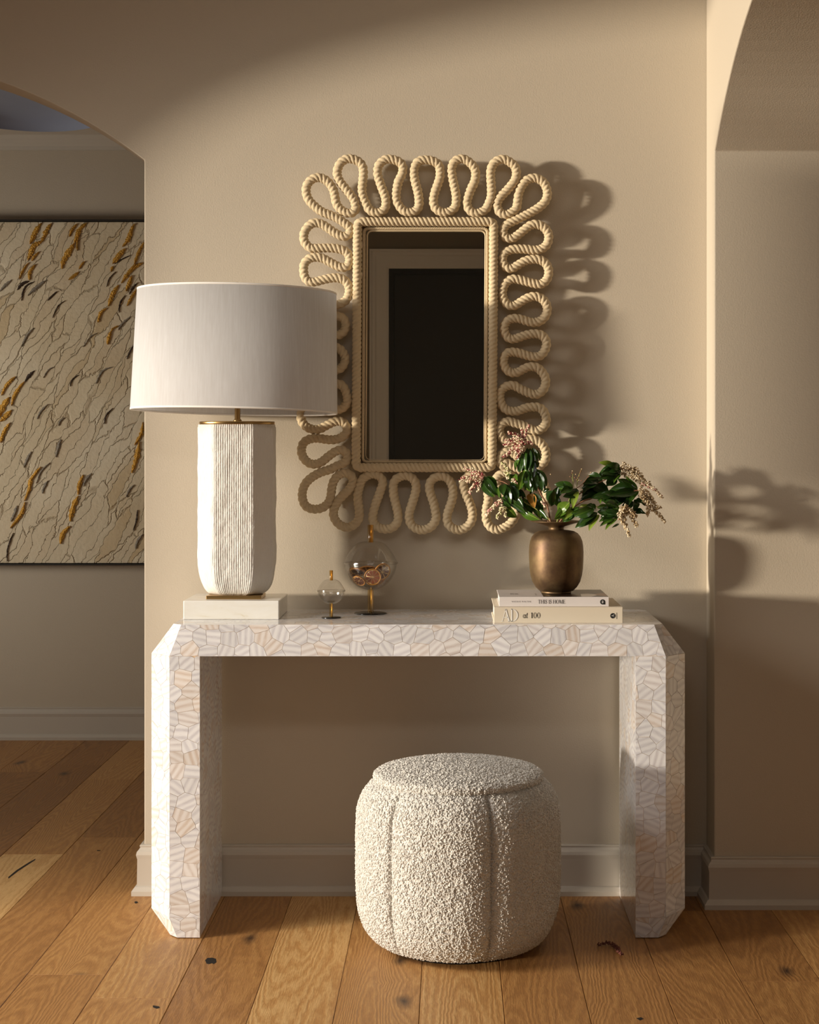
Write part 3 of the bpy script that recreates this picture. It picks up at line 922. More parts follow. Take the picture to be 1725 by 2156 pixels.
# ---------------------------------------------------------------- painting in the side room
PZ = FY + ZW - 0.045
def pp(px, py, lift=0.0):
    return P(px, py, PZ - lift)
M_canvas = mat('cracked_cream_canvas', (0.55, 0.49, 0.38), 0.7)
def canvas_nodes(m):
    b = bsdf(m)
    tc = N(m, 'ShaderNodeTexCoord')
    n1 = N(m, 'ShaderNodeTexNoise', inp={'Scale': 7.0, 'Detail': 5.0, 'Roughness': 0.62})
    L(m, tc, 'Object', n1, 'Vector')
    wm = N(m, 'ShaderNodeVectorMath', operation='MULTIPLY_ADD', inp={1: (0.10, 0.0, 0.10)})
    L(m, n1, 'Color', wm, 0); L(m, tc, 'Object', wm, 2)
    rot = N(m, 'ShaderNodeMapping', inp={'Rotation': (0, math.radians(-30), 0)})
    L(m, wm, 'Vector', rot, 'Vector')
    sc_ = N(m, 'ShaderNodeMapping', inp={'Scale': (26.0, 0.0, 4.5)})
    L(m, rot, 'Vector', sc_, 'Vector')
    v = N(m, 'ShaderNodeTexVoronoi', feature='DISTANCE_TO_EDGE', inp={'Scale': 1.0})
    L(m, sc_, 'Vector', v, 'Vector')
    vc = N(m, 'ShaderNodeTexVoronoi', feature='F1', inp={'Scale': 1.0})
    L(m, sc_, 'Vector', vc, 'Vector')
    ln = N(m, 'ShaderNodeMapRange', inp={'From Min': 0.0, 'From Max': 0.035, 'To Min': 1.0, 'To Max': 0.0})
    L(m, v, 'Distance', ln, 'Value')
    sp = N(m, 'ShaderNodeSeparateColor')
    L(m, vc, 'Color', sp, 'Color')
    r = ramp(m, [(0.0, (0.76, 0.66, 0.49)), (0.6, (0.82, 0.74, 0.57)), (0.93, (0.76, 0.68, 0.52)), (1.0, (0.68, 0.54, 0.33))])
    L(m, sp, 'Red', r, 'Fac')
    big = N(m, 'ShaderNodeTexNoise', inp={'Scale': 2.2, 'Detail': 2.0})
    L(m, tc, 'Object', big, 'Vector')
    bg = ramp(m, [(0.35, (0.86, 0.80, 0.70)), (0.65, (1.0, 1.0, 1.0))])
    L(m, big, 'Fac', bg, 'Fac')
    mu = N(m, 'ShaderNodeMix', data_type='RGBA', blend_type='MULTIPLY')
    mu.inputs[0].default_value = 1
    L(m, r, 'Color', mu, 6); L(m, bg, 'Color', mu, 7)
    mx = N(m, 'ShaderNodeMix', data_type='RGBA')
    L(m, mu, 2, mx, 6)
    mx.inputs[7].default_value = (0.33, 0.24, 0.13, 1)
    k = N(m, 'ShaderNodeMath', operation='MULTIPLY', inp={1: 0.5})
    L(m, ln, 'Result', k, 0); L(m, k, 'Value', mx, 0)
    L(m, mx, 2, b, 'Base Color')
    n2 = N(m, 'ShaderNodeTexNoise', inp={'Scale': 60.0, 'Detail': 4.0})
    L(m, tc, 'Object', n2, 'Vector')
    h = N(m, 'ShaderNodeMath', operation='MULTIPLY_ADD', inp={1: -1.5})
    L(m, ln, 'Result', h, 0); L(m, n2, 'Fac', h, 2)
    bu = N(m, 'ShaderNodeBump', inp={'Strength': 0.8, 'Distance': 0.003})
    L(m, h, 'Value', bu, 'Height'); L(m, bu, 'Normal', b, 'Normal')
canvas_nodes(M_canvas)
M_gold = mat('gold_leaf', (0.58, 0.31, 0.05), 0.42, 0.6)
add_bump(M_gold, 160, 1.0, 0.006, 4)
M_dark = mat('umber_relief', (0.045, 0.025, 0.015), 0.7)
M_greyp = mat('taupe_relief', (0.24, 0.205, 0.16), 0.7)
PX0, PX1, PZT, PZB = -2.75, -1.05, pp(0, 463).z, pp(0, 1190).z
paint = thing('painting', 'large abstract canvas in cracked cream with slivers of gold leaf, hung in the side room', 'painting', ((PX0 + PX1) / 2, FY - 0.03, (PZT + PZB) / 2))
py0 = PZ - ZW
box('canvas', PX0 + 0.008, PX1 - 0.008, py0, py0 + 0.02, PZB + 0.009, PZT - 0.009, M_canvas, paint)
M_frame = mat('blackened_frame', (0.02, 0.017, 0.014), 0.5)
for q in ((PX0, PX0 + 0.006, PZB, PZT), (PX1 - 0.006, PX1, PZB, PZT), (PX0, PX1, PZB, PZB + 0.006), (PX0, PX1, PZT - 0.006, PZT)):
    box('frame_side', q[0], q[1], py0 - 0.012, FY - 0.001, q[2], q[3], M_frame, paint)
rp = random.Random(3)
def sliver(name, pts, width, m, lift=0.004):
    """jagged raised sliver along a spine given in photo pixels, width in photo pixels"""
    pv = [Vector((x, y)) for x, y in pts]
    ctr, tot = catmull([Vector((p.x, p.y, 0)) for p in pv], max(2.2, width * 0.22))
    n_ = len(ctr)
    l, r = [], []
    for i, c in enumerate(ctr):
        a, b_ = ctr[max(i - 1, 0)], ctr[min(i + 1, n_ - 1)]
        t = (b_ - a).normalized()
        nr = Vector((-t.y, t.x, 0))
        u = i / max(n_ - 1, 1)
        w_ = width / 2 * (math.sin(math.pi * min(max(u, 0.02), 0.98)) ** 0.55) * rp.uniform(0.62, 1.15)
        l.append(c + nr * w_)
        r.append(c - nr * w_ * rp.uniform(0.7, 1.1))
    bm = bmesh.new()
    top = [[bm.verts.new(pp(v.x, v.y, lift)) for v in row] for row in (l, r)]
    mid = [bm.verts.new(pp(c.x + rp.uniform(-1, 1), c.y, lift + 0.004)) for c in ctr]
    bot = [[bm.verts.new(pp(v.x, v.y, -0.001)) for v in row] for row in (l, r)]
    for i in range(n_ - 1):
        bm.faces.new((top[0][i], mid[i], mid[i + 1], top[0][i + 1]))
        bm.faces.new((mid[i], top[1][i], top[1][i + 1], mid[i + 1]))
        bm.faces.new((top[0][i], top[0][i + 1], bot[0][i + 1], bot[0][i]))
        bm.faces.new((top[1][i + 1], top[1][i], bot[1][i], bot[1][i + 1]))
    return bm_obj(name, bm, m, paint)
s1, s2 = 310 / 1725, 330 / 1294
def A_(pts): return crop(0, 440, s1, pts)
def B_(pts): return crop(0, 700, s2, pts)
gold = [(A_([(485, 165), (430, 240), (390, 320), (350, 410)]), 62 * s1), (A_([(600, 170), (545, 250), (520, 320), (480, 385)]), 60 * s1), (A_([(490, 380), (400, 430), (360, 520), (325, 600)]), 75 * s1),
        (A_([(460, 500), (400, 560), (370, 610)]), 35 * s1), (A_([(330, 630), (270, 720), (225, 825)]), 32 * s1), (A_([(415, 650), (350, 740), (343, 835)]), 46 * s1), (A_([(900, 175), (840, 250), (812, 325)]), 40 * s1),
        (A_([(1010, 165), (935, 240), (895, 340), (870, 400)]), 60 * s1), (A_([(870, 400), (790, 530), (740, 620), (725, 700)]), 75 * s1), (A_([(925, 300), (905, 390), (905, 490)]), 22 * s1), (A_([(990, 615), (950, 660), (925, 705)]), 30 * s1),
        (A_([(925, 735), (860, 790), (800, 832)]), 46 * s1), (A_([(1575, 175), (1540, 250), (1500, 360), (1435, 440)]), 68 * s1), (A_([(1465, 465), (1400, 540), (1320, 640)]), 72 * s1), (A_([(1325, 670), (1310, 700), (1300, 735)]), 38 * s1),
        (A_([(1685, 390), (1620, 520), (1575, 640)]), 48 * s1), (A_([(1590, 640), (1500, 760), (1420, 870)]), 55 * s1), (A_([(1390, 890), (1320, 1000), (1270, 1140)]), 60 * s1), (A_([(1250, 1160), (1180, 1220), (1145, 1330)]), 44 * s1),
        (A_([(1680, 630), (1600, 670), (1530, 740)]), 42 * s1), (A_([(1545, 780), (1510, 880), (1475, 965)]), 55 * s1), (A_([(1605, 930), (1540, 1040), (1488, 1135)]), 45 * s1), (A_([(1400, 1365), (1320, 1405), (1285, 1480)]), 26 * s1), (A_([(1285, 1480), (1270, 1530), (1258, 1585)]), 44 * s1),
        (B_([(125, 365), (60, 430), (10, 520)]), 36 * s2), (B_([(200, 405), (130, 500), (93, 605)]), 36 * s2), (B_([(75, 535), (20, 620), (-10, 700)]), 60 * s2), (B_([(95, 640), (40, 700), (0, 735)]), 46 * s2), (B_([(82, 745), (30, 830), (5, 910)]), 40 * s2),
        (B_([(1180, 740), (1165, 840), (1110, 930)]), 34 * s2), (B_([(1150, 900), (1130, 1030), (1088, 1160)]), 46 * s2), (B_([(335, 1110), (260, 1210), (240, 1300), (200, 1390)]), 40 * s2), (B_([(205, 1400), (175, 1500), (85, 1615)]), 34 * s2),
        (B_([(688, 1175), (655, 1260), (645, 1340)]), 38 * s2), (B_([(645, 1350), (605, 1440), (578, 1560)]), 50 * s2), (B_([(575, 1600), (520, 1660), (498, 1745)]), 46 * s2), (B_([(915, -10), (900, 40), (888, 100)]), 36 * s2)]
for p_, w_ in gold:
    sliver('gold_sliver', p_, w_, M_gold)
dark = [(A_([(340, 845), (260, 880), (200, 950)]), 42 * s1), (A_([(405, 850), (310, 900), (268, 980), (252, 1075)]), 26 * s1), (A_([(672, 965), (610, 1020), (555, 1075)]), 30 * s1), (A_([(765, 1072), (680, 1140), (615, 1275)]), 17 * s1),
        (A_([(1535, 540), (1430, 590), (1340, 645)]), 20 * s1), (A_([(1355, 735), (1280, 820), (1250, 910)]), 18 * s1), (A_([(1615, 862), (1560, 920), (1512, 1000)]), 24 * s1), (A_([(1462, 1015), (1410, 1100), (1390, 1215)]), 22 * s1), (A_([(1570, 1590), (1520, 1680), (1485, 1760)]), 22 * s1),
        (B_([(285, 315), (240, 360), (207, 405)]), 32 * s2), (B_([(650, 350), (600, 385), (575, 445)]), 12 * s2), (B_([(930, 625), (875, 690), (862, 755)]), 16 * s2), (B_([(1135, 1465), (1125, 1560), (1100, 1635)]), 18 * s2), (B_([(108, 1655), (65, 1780), (57, 1890)]), 14 * s2)]
for p_, w_ in dark:
    sliver('umber_sliver', p_, w_, M_dark, 0.002)
grey = [(A_([(540, 835), (430, 920), (325, 1015)]), 52 * s1), (A_([(1530, 1262), (1440, 1340), (1385, 1420)]), 34 * s1), (A_([(392, 1395), (320, 1480), (250, 1615)]), 36 * s1), (A_([(1145, 1450), (1060, 1500), (975, 1615)]), 18 * s1), (A_([(135, 832), (60, 900), (0, 965)]), 46 * s1),
        (B_([(445, 285), (400, 310), (357, 375)]), 16 * s2), (B_([(930, 285), (850, 320), (788, 425)]), 20 * s2), (B_([(395, 592), (340, 650), (305, 715)]), 24 * s2), (B_([(532, 705), (500, 730), (483, 770)]), 26 * s2), (B_([(500, 885), (480, 960), (462, 1030)]), 34 * s2),
        (B_([(258, 985), (225, 1050), (198, 1115)]), 34 * s2), (B_([(412, 1075), (340, 1150), (300, 1245)]), 18 * s2), (B_([(395, 1225), (370, 1270), (348, 1330)]), 32 * s2), (B_([(755, 1165), (715, 1210), (688, 1270)]), 34 * s2), (B_([(140, 1430), (120, 1500), (88, 1560)]), 36 * s2),
        (B_([(1110, 1258), (1070, 1300), (1042, 1360)]), 24 * s2), (B_([(1182, 1665), (1140, 1720), (1118, 1785)]), 30 * s2)]
for p_, w_ in grey:
    sliver('taupe_sliver', p_, w_, M_greyp, 0.002)

# ---------------------------------------------------------------- marble plinth and lamp
M_marble = mat('cream_marble', (0.80, 0.76, 0.68), 0.22)
def marble_nodes(m):
    tc = N(m, 'ShaderNodeTexCoord')
    mp = N(m, 'ShaderNodeMapping', inp={'Rotation': (0, math.radians(14), 0), 'Scale': (5, 8, 22), 'Location': (0.3, 0.2, 0.9)})
    L(m, tc, 'Object', mp, 'Vector')
    n = N(m, 'ShaderNodeTexNoise', inp={'Scale': 1.3, 'Detail': 6.0, 'Roughness': 0.65, 'Distortion': 0.8})
    L(m, mp, 'Vector', n, 'Vector')
    r = ramp(m, [(0.40, (0.80, 0.785, 0.74)), (0.58, (0.78, 0.755, 0.69)), (0.66, (0.66, 0.60, 0.47)), (0.73, (0.79, 0.765, 0.71))])
    L(m, n, 'Fac', r, 'Fac'); L(m, r, 'Color', bsdf(m), 'Base Color')
marble_nodes(M_marble)
PF, PBk = 4.006 - ZW, 4.212 - ZW
pl0, pl1 = P(385.7, 1300, 4.006).x, P(587.8, 1300, 4.006).x
plinth = box('marble_plinth', pl0, pl1, PF, PBk, TT, TT + 0.0468, M_marble, None, 0.0025, 3)
tag(plinth, 'low block of cream veined marble under the table lamp', 'plinth')

M_brass = mat('satin_brass', (0.50, 0.33, 0.14), 0.3, 1.0)
M_stone = mat('chalky_travertine', (0.74, 0.71, 0.665), 0.85)
add_bump(M_stone, 340, 0.8, 0.0015, 4)
LX0, LY0 = P(497.5, 900, 4.09).x, -0.188
zb = TT + 0.0468
lamp = thing('table_lamp', 'table lamp with a ribbed white stone body and a wide white drum shade', 'lamp', (LX0, LY0, zb))
x0, x1 = P(434, 1261, 4.045).x, P(550.3, 1261, 4.045).x
box('lamp_foot', x0, x1, -0.243, -0.148, zb, zb + 0.0088, M_brass, lamp, 0.0008)
# ribbed body: an eight sided block rounded towards the foot
zs0, zs1 = zb + 0.0088, P(0, 893, 4.02).z
oct_ = [(-.052, -.072), (.052, -.072), (.0985, -.026), (.0985, .026), (.052, .072), (-.052, .072), (-.0985, .026), (-.0985, -.026)]
per, seg_l = [], []
for a, b_ in zip(oct_, oct_[1:] + oct_[:1]):
    seg_l.append(math.dist(a, b_))
tot = sum(seg_l)
NF = 104
NC, NR = NF * 6, 110
def outline(u):
    s = u * tot
    for (a, b_), l in zip(zip(oct_, oct_[1:] + oct_[:1]), seg_l):
        if s <= l:
            t = s / l
            return a[0] + (b_[0] - a[0]) * t, a[1] + (b_[1] - a[1]) * t, (b_[1] - a[1]) / l, -(b_[0] - a[0]) / l
        s -= l
    return oct_[0][0], oct_[0][1], 0, -1
vs, fs = [], []
H = zs1 - zs0
for j in range(NR + 1):
    v = j / NR
    z = H * v
    hz = 0.088
    k = 1.0 if z > hz else 0.62 + 0.38 * math.sqrt(max(0.0, 1 - (1 - z / hz) ** 2.2))
    if H - z < 0.004:
        k *= 0.985
    for i in range(NC):
        u = i / NC
        # soften the corners by averaging neighbours on the outline
        x = y = nx = ny = 0
        for du in (-0.012, 0, 0.012):
            a, b_, c, d = outline((u + du) % 1)
            x += a / 3; y += b_ / 3; nx += c / 3; ny += d / 3
        p3 = Vector((x * 9, y * 9, z * 3.2))
        wob = noise.noise(Vector((x * 55, y * 55, z * 38))) + 0.6 * noise.noise(Vector((x * 160, y * 160, z * 110)))
        ph = u * NF + 0.10 * noise.noise(Vector((x * 40, y * 40, z * 60)))
        fx = ph % 1.0
        ridge = math.sqrt(max(0.0, 1 - (2 * fx - 1) ** 2))
        amp = 0.0021 if ny < -0.9 or ny > 0.9 else 0.0009
        amp *= 0.75 + 0.5 * noise.noise(Vector((x * 30, y * 30, z * 16)) + Vector((5, 5, 5)))
        big = 0.0022 * noise.noise(Vector((x * 22, y * 22, z * 24)))
        d = ridge * amp + 0.0008 * wob + big * (1 if abs(ny) < 0.9 else 0.35) - 0.002
        vs.append((LX0 + x * k + nx * d, LY0 + 0.004 + y * (k * 0.35 + 0.65 * k) + ny * d, zs0 + z))
for j in range(NR):
    for i in range(NC):
        i2 = (i + 1) % NC
        fs.append((j * NC + i, j * NC + i2, (j + 1) * NC + i2, (j + 1) * NC + i))
fs.append(tuple(reversed(range(NC))))
fs.append(tuple(NR * NC + i for i in range(NC)))
body = mesh('lamp_body', vs, fs, M_stone, lamp)
lathe('brass_cap', [(0, 0), (0.0945, 0), (0.0955, 0.001), (0.0955, 0.0065), (0.0945, 0.0078), (0, 0.0078)], M_brass, lamp, (LX0 + 0.001, LY0, zs1), 80, 1.0, 0.70)
lathe('lamp_stem', [(0, 0), (0.0105, 0), (0.0105, 0.003), (0.0085, 0.006), (0.0072, 0.0065), (0.0072, 0.335), (0, 0.335)], M_brass, lamp, (LX0 + 0.002, LY0, zs1 + 0.0078), 32)
# shade: slightly tapered drum, a touch askew
M_linen = mat('white_linen', (0.80, 0.765, 0.72), 0.8)
def linen_nodes(m):
    b = bsdf(m)
    tc = N(m, 'ShaderNodeTexCoord')
    mp = N(m, 'ShaderNodeMapping', inp={'Scale': (1, 1, 0.045)})
    L(m, tc, 'Object', mp, 'Vector')
    n = N(m, 'ShaderNodeTexNoise', inp={'Scale': 190.0, 'Detail': 3.0, 'Roughness': 0.7})
    L(m, mp, 'Vector', n, 'Vector')
    r = ramp(m, [(0.3, (0.77, 0.76, 0.76)), (0.55, (0.81, 0.805, 0.81)), (0.75, (0.85, 0.85, 0.86))])
    L(m, n, 'Fac', r, 'Fac'); L(m, r, 'Color', b, 'Base Color')
    bu = N(m, 'ShaderNodeBump', inp={'Strength': 0.12, 'Distance': 0.0004})
    L(m, n, 'Fac', bu, 'Height'); L(m, bu, 'Normal', b, 'Normal')
    tr = N(m, 'ShaderNodeBsdfTranslucent')
    L(m, r, 'Color', tr, 'Color')
    mx = N(m, 'ShaderNodeMixShader', inp={0: 0.5})
    L(m, b, 'BSDF', mx, 1); L(m, tr, 'BSDF', mx, 2)
    L(m, mx, 'Shader', m.node_tree.nodes['Material Output'], 'Surface')
linen_nodes(M_linen)
SX, SB, SH = P(492.5, 0, 4.1).x, P(0, 867, 4.1).z, 0.3075
SYK = 0.168 / 0.262
rot = Matrix.Rotation(math.radians(1.2), 3, 'Y') @ Matrix.Rotation(math.radians(-2.0), 3, 'X')
sloc = (SX, LY0 + 0.002, SB)
lathe('lamp_shade', [(0.2625, 0), (0.2532, SH), (0.2512, SH), (0.2605, 0)], M_linen, lamp, sloc, 128, 1, SYK, rot)
bm = bmesh.new(); bm.from_mesh(bpy.data.objects['lamp_shade'].data)
M_tape = mat('shade_tape', (0.84, 0.81, 0.77), 0.7)
for nm, r0, z0, z1 in (('rim_tape', 0.2629, -0.0006, 0.0042), ('rim_tape', 0.2536, SH - 0.0042, SH + 0.0006)):
    lathe(nm, [(r0, z0), (r0, z1), (r0 - 0.0032, z1), (r0 - 0.0032, z0), (r0, z0)], M_tape, lamp, sloc, 128, 1, SYK, rot)
bm.free()
# spider and finial
top = rot @ Vector((0, 0, SH - 0.008)) + Vector(sloc)
for a in (0.35, 0.35 + 2.09, 0.35 + 4.19):
    e_ = rot @ Vector((0.249 * math.cos(a), 0.249 * SYK * math.sin(a), SH - 0.010)) + Vector(sloc)
    vs, fs = tube_mesh([top, e_], 0.0018, 8)
    mesh('spider_arm', vs, fs, M_brass, lamp, True)
def thin_glass(name, tint, gloss=0.05, fres=1.45):
    m = bpy.data.materials.new(name)
    m.use_nodes = True
    nt = m.node_tree
    nt.nodes.remove(nt.nodes['Principled BSDF'])
    lw = N(m, 'ShaderNodeLayerWeight', inp={'Blend': 0.5})
    pw = N(m, 'ShaderNodeMath', operation='POWER', inp={1: 4.0})
    L(m, lw, 'Facing', pw, 0)
    fr = N(m, 'ShaderNodeMath', operation='MULTIPLY_ADD', inp={1: 0.55 * (fres - 0.45), 2: 0.06})
    L(m, pw, 'Value', fr, 0)
    tr = N(m, 'ShaderNodeBsdfTransparent')
    tr.inputs[0].default_value = (*tint, 1)
    gl = N(m, 'ShaderNodeBsdfGlossy')
    gl.inputs['Roughness'].default_value = gloss
    mx = N(m, 'ShaderNodeMixShader')
    L(m, fr, 'Value', mx, 0); L(m, tr, 'BSDF', mx, 1); L(m, gl, 'BSDF', mx, 2)
    L(m, mx, 'Shader', nt.nodes['Material Output'], 'Surface')
    return m
M_crystal = thin_glass('clear_crystal', (0.86, 0.84, 0.80), 0.06)
fz = top.z + 0.02
lathe('finial', [(0, -0.016), (0.006, -0.0145), (0.0125, -0.009), (0.0155, 0), (0.0125, 0.009), (0.006, 0.0145), (0, 0.016)], M_crystal, lamp, (P(498, 0, 4.1).x, top.y, fz - 0.004), 32, 1, 0.45)
lathe('finial_post', [(0, 0), (0.003, 0), (0.003, 0.02), (0, 0.02)], M_brass, lamp, (top.x, top.y, top.z - 0.012), 16)

# ---------------------------------------------------------------- glass bowls
M_glass = thin_glass('blown_glass', (0.955, 0.95, 0.94), 0.02, 1.5)
M_amber = thin_glass('amber_glass', (0.92, 0.80, 0.56), 0.05, 1.7)
M_ambr2 = mat('amber_gilt', (0.72, 0.48, 0.16), 0.25, 0.6)
M_foot = mat('smoked_glass_foot', (0.012, 0.011, 0.010), 0.08)
def goblet(px, py, zf, rb, rs, zr, zbot, ztop, zstem, zk, label):
    """footed bowl with lid; heights are world z"""
    Z = (CH - zf) * F / (py - HY)
    x, y = P(px, py, Z).x, Z - ZW
    t = thing('lidded_glass_bowl', label, 'jar', (x, y, TT), 'footed glass bowls on the console')
    z0 = TT
    lathe('foot', [(0, 0.0), (rs * 2.6, 0.0), (rs * 2.62, 0.0012), (rs * 2.5, 0.0026), (rs * 0.6, 0.0040), (0, 0.0042)] if False else
          [(0, 0), (rs[0] * 0.98, 0), (rs[0], 0.0012), (rs[0] * 0.97, 0.0026), (rs[1] * 1.1, 0.0042), (0, 0.0042)], M_foot, t, (x, y, z0), 48)
    lathe('stem', [(rs[1], 0.004), (rs[1], zbot - z0 + 0.001)], M_amber, t, (x, y, z0), 32)
    lathe('stem_core', [(0, 0.004), (rs[1] * 0.40, 0.004), (rs[1] * 0.40, zbot - z0), (0, zbot - z0)], M_ambr2, t, (x + rs[1] * 0.42, y, z0), 16)
    hb, ht = zr - zbot, ztop - zr
    pb = [(rb * 0.965 * math.sin(a), zr - hb * math.cos(a)) for a in [math.pi / 2 * i / 16 for i in range(17)]]
    pi = [(max(r - 0.0018, 0), z + 0.0018) for r, z in pb]
    lathe('bowl', [(r, z - z0) for r, z in pb] + [(rb * 0.965 - 0.0018, zr - z0)] + [(r, z - z0) for r, z in reversed(pi[:-1])], M_glass, t, (x, y, z0), 64)
    lid = [(rb, zr - 0.0015), (rb * 1.0, zr + 0.0015)] + [(rb * (1 - u) ** 0.55 * (1 - 0.05 * math.sin(math.pi * u)) if u < 1 else 0, zr + 0.0015 + ht * (math.sin(u * math.pi / 2) ** 0.95)) for u in [i / 16 for i in range(1, 17)]]
    lathe('lid', [(r, z - z0) for r, z in lid], M_glass, t, (x, y, z0), 64)
    lathe('lid_rim', [(rb * 0.965, -0.0015), (rb + 0.0008, -0.0012), (rb + 0.0008, 0.0014), (rb * 0.965, 0.0014), (rb * 0.965, -0.0015)], M_glass, t, (x, y, zr), 64)
    lathe('knob', [(rs[1], ztop - z0 - 0.001), (rs[1], zk - z0), (rs[1] * 0.6, zk - z0), (rs[1] * 0.6, ztop - z0 - 0.001)], M_amber, t, (x, y, z0), 32)
    lathe('knob_core', [(0, ztop - z0 - 0.001), (rs[1] * 0.42, ztop - z0 - 0.001), (rs[1] * 0.42, zk - z0), (0, zk - z0)], M_ambr2, t, (x + rs[1] * 0.40, y, z0), 16)
    return t, x, y
zq = lambda py, Z: CH - (py - HY) * Z / F
Zb = (CH - TT) * F / (1292 - HY)
Zs = (CH - TT) * F / (1301 - HY)
big, bx, by = goblet(780.5, 1292, TT, 0.0700, (0.0418, 0.0078), zq(1185.5, Zb), zq(1242, Zb), zq(1141, Zb), 0, zq(1105, Zb), 'larger footed glass bowl with a domed lid, holding dried citrus slices')
goblet(697.5, 1301, TT, 0.0350, (0.0246, 0.0048), zq(1244, Zs), zq(1272, Zs), zq(1221, Zs), 0, zq(1201, Zs), 'smaller empty footed glass bowl with a rounded lid, left of the larger one')
# dried slices inside the larger bowl
M_rind = mat('dried_rind', (0.46, 0.20, 0.035), 0.5)
M_pith = mat('dried_pith', (0.72, 0.50, 0.22), 0.6)
M_pulp = mat('dried_pulp', (0.10, 0.022, 0.006), 0.28)
M_pulp2 = mat('dried_pulp_amber', (0.26, 0.06, 0.01), 0.28)
cb = zq(1185.5, Zb)
def citrus(px, py, dy, r, tilt, yaw, roll, pulp, label):
    base = Vector((P(px, py, Zb).x, by + dy, P(px, py, Zb).z))
    t = thing('dried_citrus_slice', label, 'fruit slice', base, 'dried citrus slices in the glass bowl')
    Rm = Matrix.Rotation(yaw, 3, 'Z') @ Matrix.Rotation(math.pi / 2 + tilt, 3, 'X') @ Matrix.Rotation(roll, 3, 'Z')
    Rs = Rm
    lathe('rind', [(r * 0.88, -0.0016), (r * 0.97, -0.0020), (r, 0), (r * 0.97, 0.0020), (r * 0.88, 0.0016), (r * 0.88, -0.0016)], M_rind, t, base, 28, 1, 1, Rs)
    lathe('pith', [(0, -0.0005), (r * 0.89, -0.0010), (r * 0.89, 0.0010), (0, 0.0005)], M_pith, t, base, 28, 1, 1, Rs)
    bm = bmesh.new()
    for k in range(9):
        a0, a1 = 2 * math.pi * (k + 0.07) / 9, 2 * math.pi * (k + 0.93) / 9
        for sgn in (-1, 1):
            loop = [(0.12, (a0 + a1) / 2), (0.78, a0 + 0.03), (0.82, (a0 + a1) / 2), (0.78, a1 - 0.03)]
            lo_v = [bm.verts.new(base + Rs @ Vector((q * r * math.cos(a), q * r * math.sin(a), sgn * 0.0008))) for q, a in loop]
            hi_v = [bm.verts.new(base + Rs @ Vector((q * 0.94 * r * math.cos(a), q * 0.94 * r * math.sin(a), sgn * 0.0017))) for q, a in loop]
            bm.faces.new(hi_v)
            for i in range(4):
                j = (i + 1) % 4
                bm.faces.new((lo_v[i], lo_v[j], hi_v[j], hi_v[i]))
    bm_obj('pulp', bm, pulp, t)
citrus(786, 1213, -0.030, 0.0220, 0.15, 0.1, 0.2, M_pulp2, 'front amber slice of dried orange facing out of the bowl')
citrus(757.5, 1221, -0.026, 0.0175, 0.75, -0.5, 0.8, M_pulp, 'small dark dried slice low at the left of the bowl, tipped over')
citrus(754, 1203, -0.008, 0.0200, 1.05, -0.3, 0.3, M_pulp, 'dried slice lying nearly flat above the low left one')
citrus(805, 1204, -0.004, 0.0240, 0.35, 0.55, 1.1, M_pulp, 'large dark dried slice with pale pith leaning at the right of the bowl')
citrus(772, 1200, 0.020, 0.0230, 1.15, 0.2, 0.5, M_pulp, 'dark dried slice lying at the back of the bowl')
citrus(800, 1220, 0.022, 0.0200, 0.6, 0.9, 0.5, M_pulp2, 'amber dried slice behind the front one at the right')
citrus(744, 1207, 0.018, 0.0160, 0.4, -0.9, 0.1, M_pulp, 'dried slice standing against the left side of the bowl')

# ---------------------------------------------------------------- books
M_cream = mat('cream_book_cloth', (0.68, 0.60, 0.475), 0.75)
add_bump(M_cream, 1400, 0.3, 0.0003, 2)
M_white = mat('white_book_card', (0.70, 0.655, 0.64), 0.5)
M_page = mat('book_paper', (0.72, 0.68, 0.60), 0.8)
add_bump(M_page, 60, 0.5, 0.0006, 2, (0.2, 0.2, 30))
M_ink = mat('black_ink', (0.012, 0.012, 0.012), 0.5)
M_emb = mat('silver_emboss', (0.80, 0.78, 0.74), 0.35)

def book(name, label, x0, x1, y0, y1, z0, z1, m, cover=0.0022, over=0.003):
    t = thing(name, label, 'book', ((x0 + x1) / 2, (y0 + y1) / 2, z0), 'hardback books under the vase')
    box('front_cover', x0, x1, y0, y1, z1 - cover, z1, m, t, 0.0006)
    box('back_cover', x0, x1, y0, y1, z0, z0 + cover, m, t, 0.0006)
    box('spine', x0, x1, y0 - 0.0004, y0 + cover, z0 + 0.0002, z1 - 0.0002, m, t, 0.0008)
    box('page_block', x0 + over, x1 - over, y0 + cover, y1 - over, z0 + cover, z1 - cover, M_page, t)
    return t

def stroke_poly(pts, w0, w1=None):
    """flat polygon strip along pts, width w0 -> w1"""
    w1 = w0 if w1 is None else w1
    n_ = len(pts)
    l, r = [], []
    for i in range(n_):
        a, b_ = Vector(pts[max(i - 1, 0)]), Vector(pts[min(i + 1, n_ - 1)])
        t = (b_ - a).normalized()
        nr = Vector((-t.y, t.x))
        u = i / max(n_ - 1, 1)
        w_ = (w0 + (w1 - w0) * u) / 2
        l.append(Vector(pts[i]) + nr * w_)
        r.append(Vector(pts[i]) - nr * w_)
    return [(l[i], r[i], r[i + 1], l[i + 1]) for i in range(n_ - 1)]
def ell(cx, cy, rx, ry, tx, ty, a0=0, a1=360, n=24):
    out_ = []
    for i in range(n):
        q = []
        for a in (a0 + (a1 - a0) * i / n, a0 + (a1 - a0) * (i + 1) / n):
            a = math.radians(a)
            q.append((Vector((cx + rx * math.cos(a), cy + ry * math.sin(a))), Vector((cx + (rx - tx) * math.cos(a), cy + (ry - ty) * math.sin(a)))))
        out_.append((q[0][0], q[0][1], q[1][1], q[1][0]))
    return out_
K, S_, SF = 0.13, 0.05, 0.035    # thick, thin, serif
def ser(x, y, w=0.30):
    return stroke_poly([(x - w / 2, y), (x + w / 2, y)], SF)
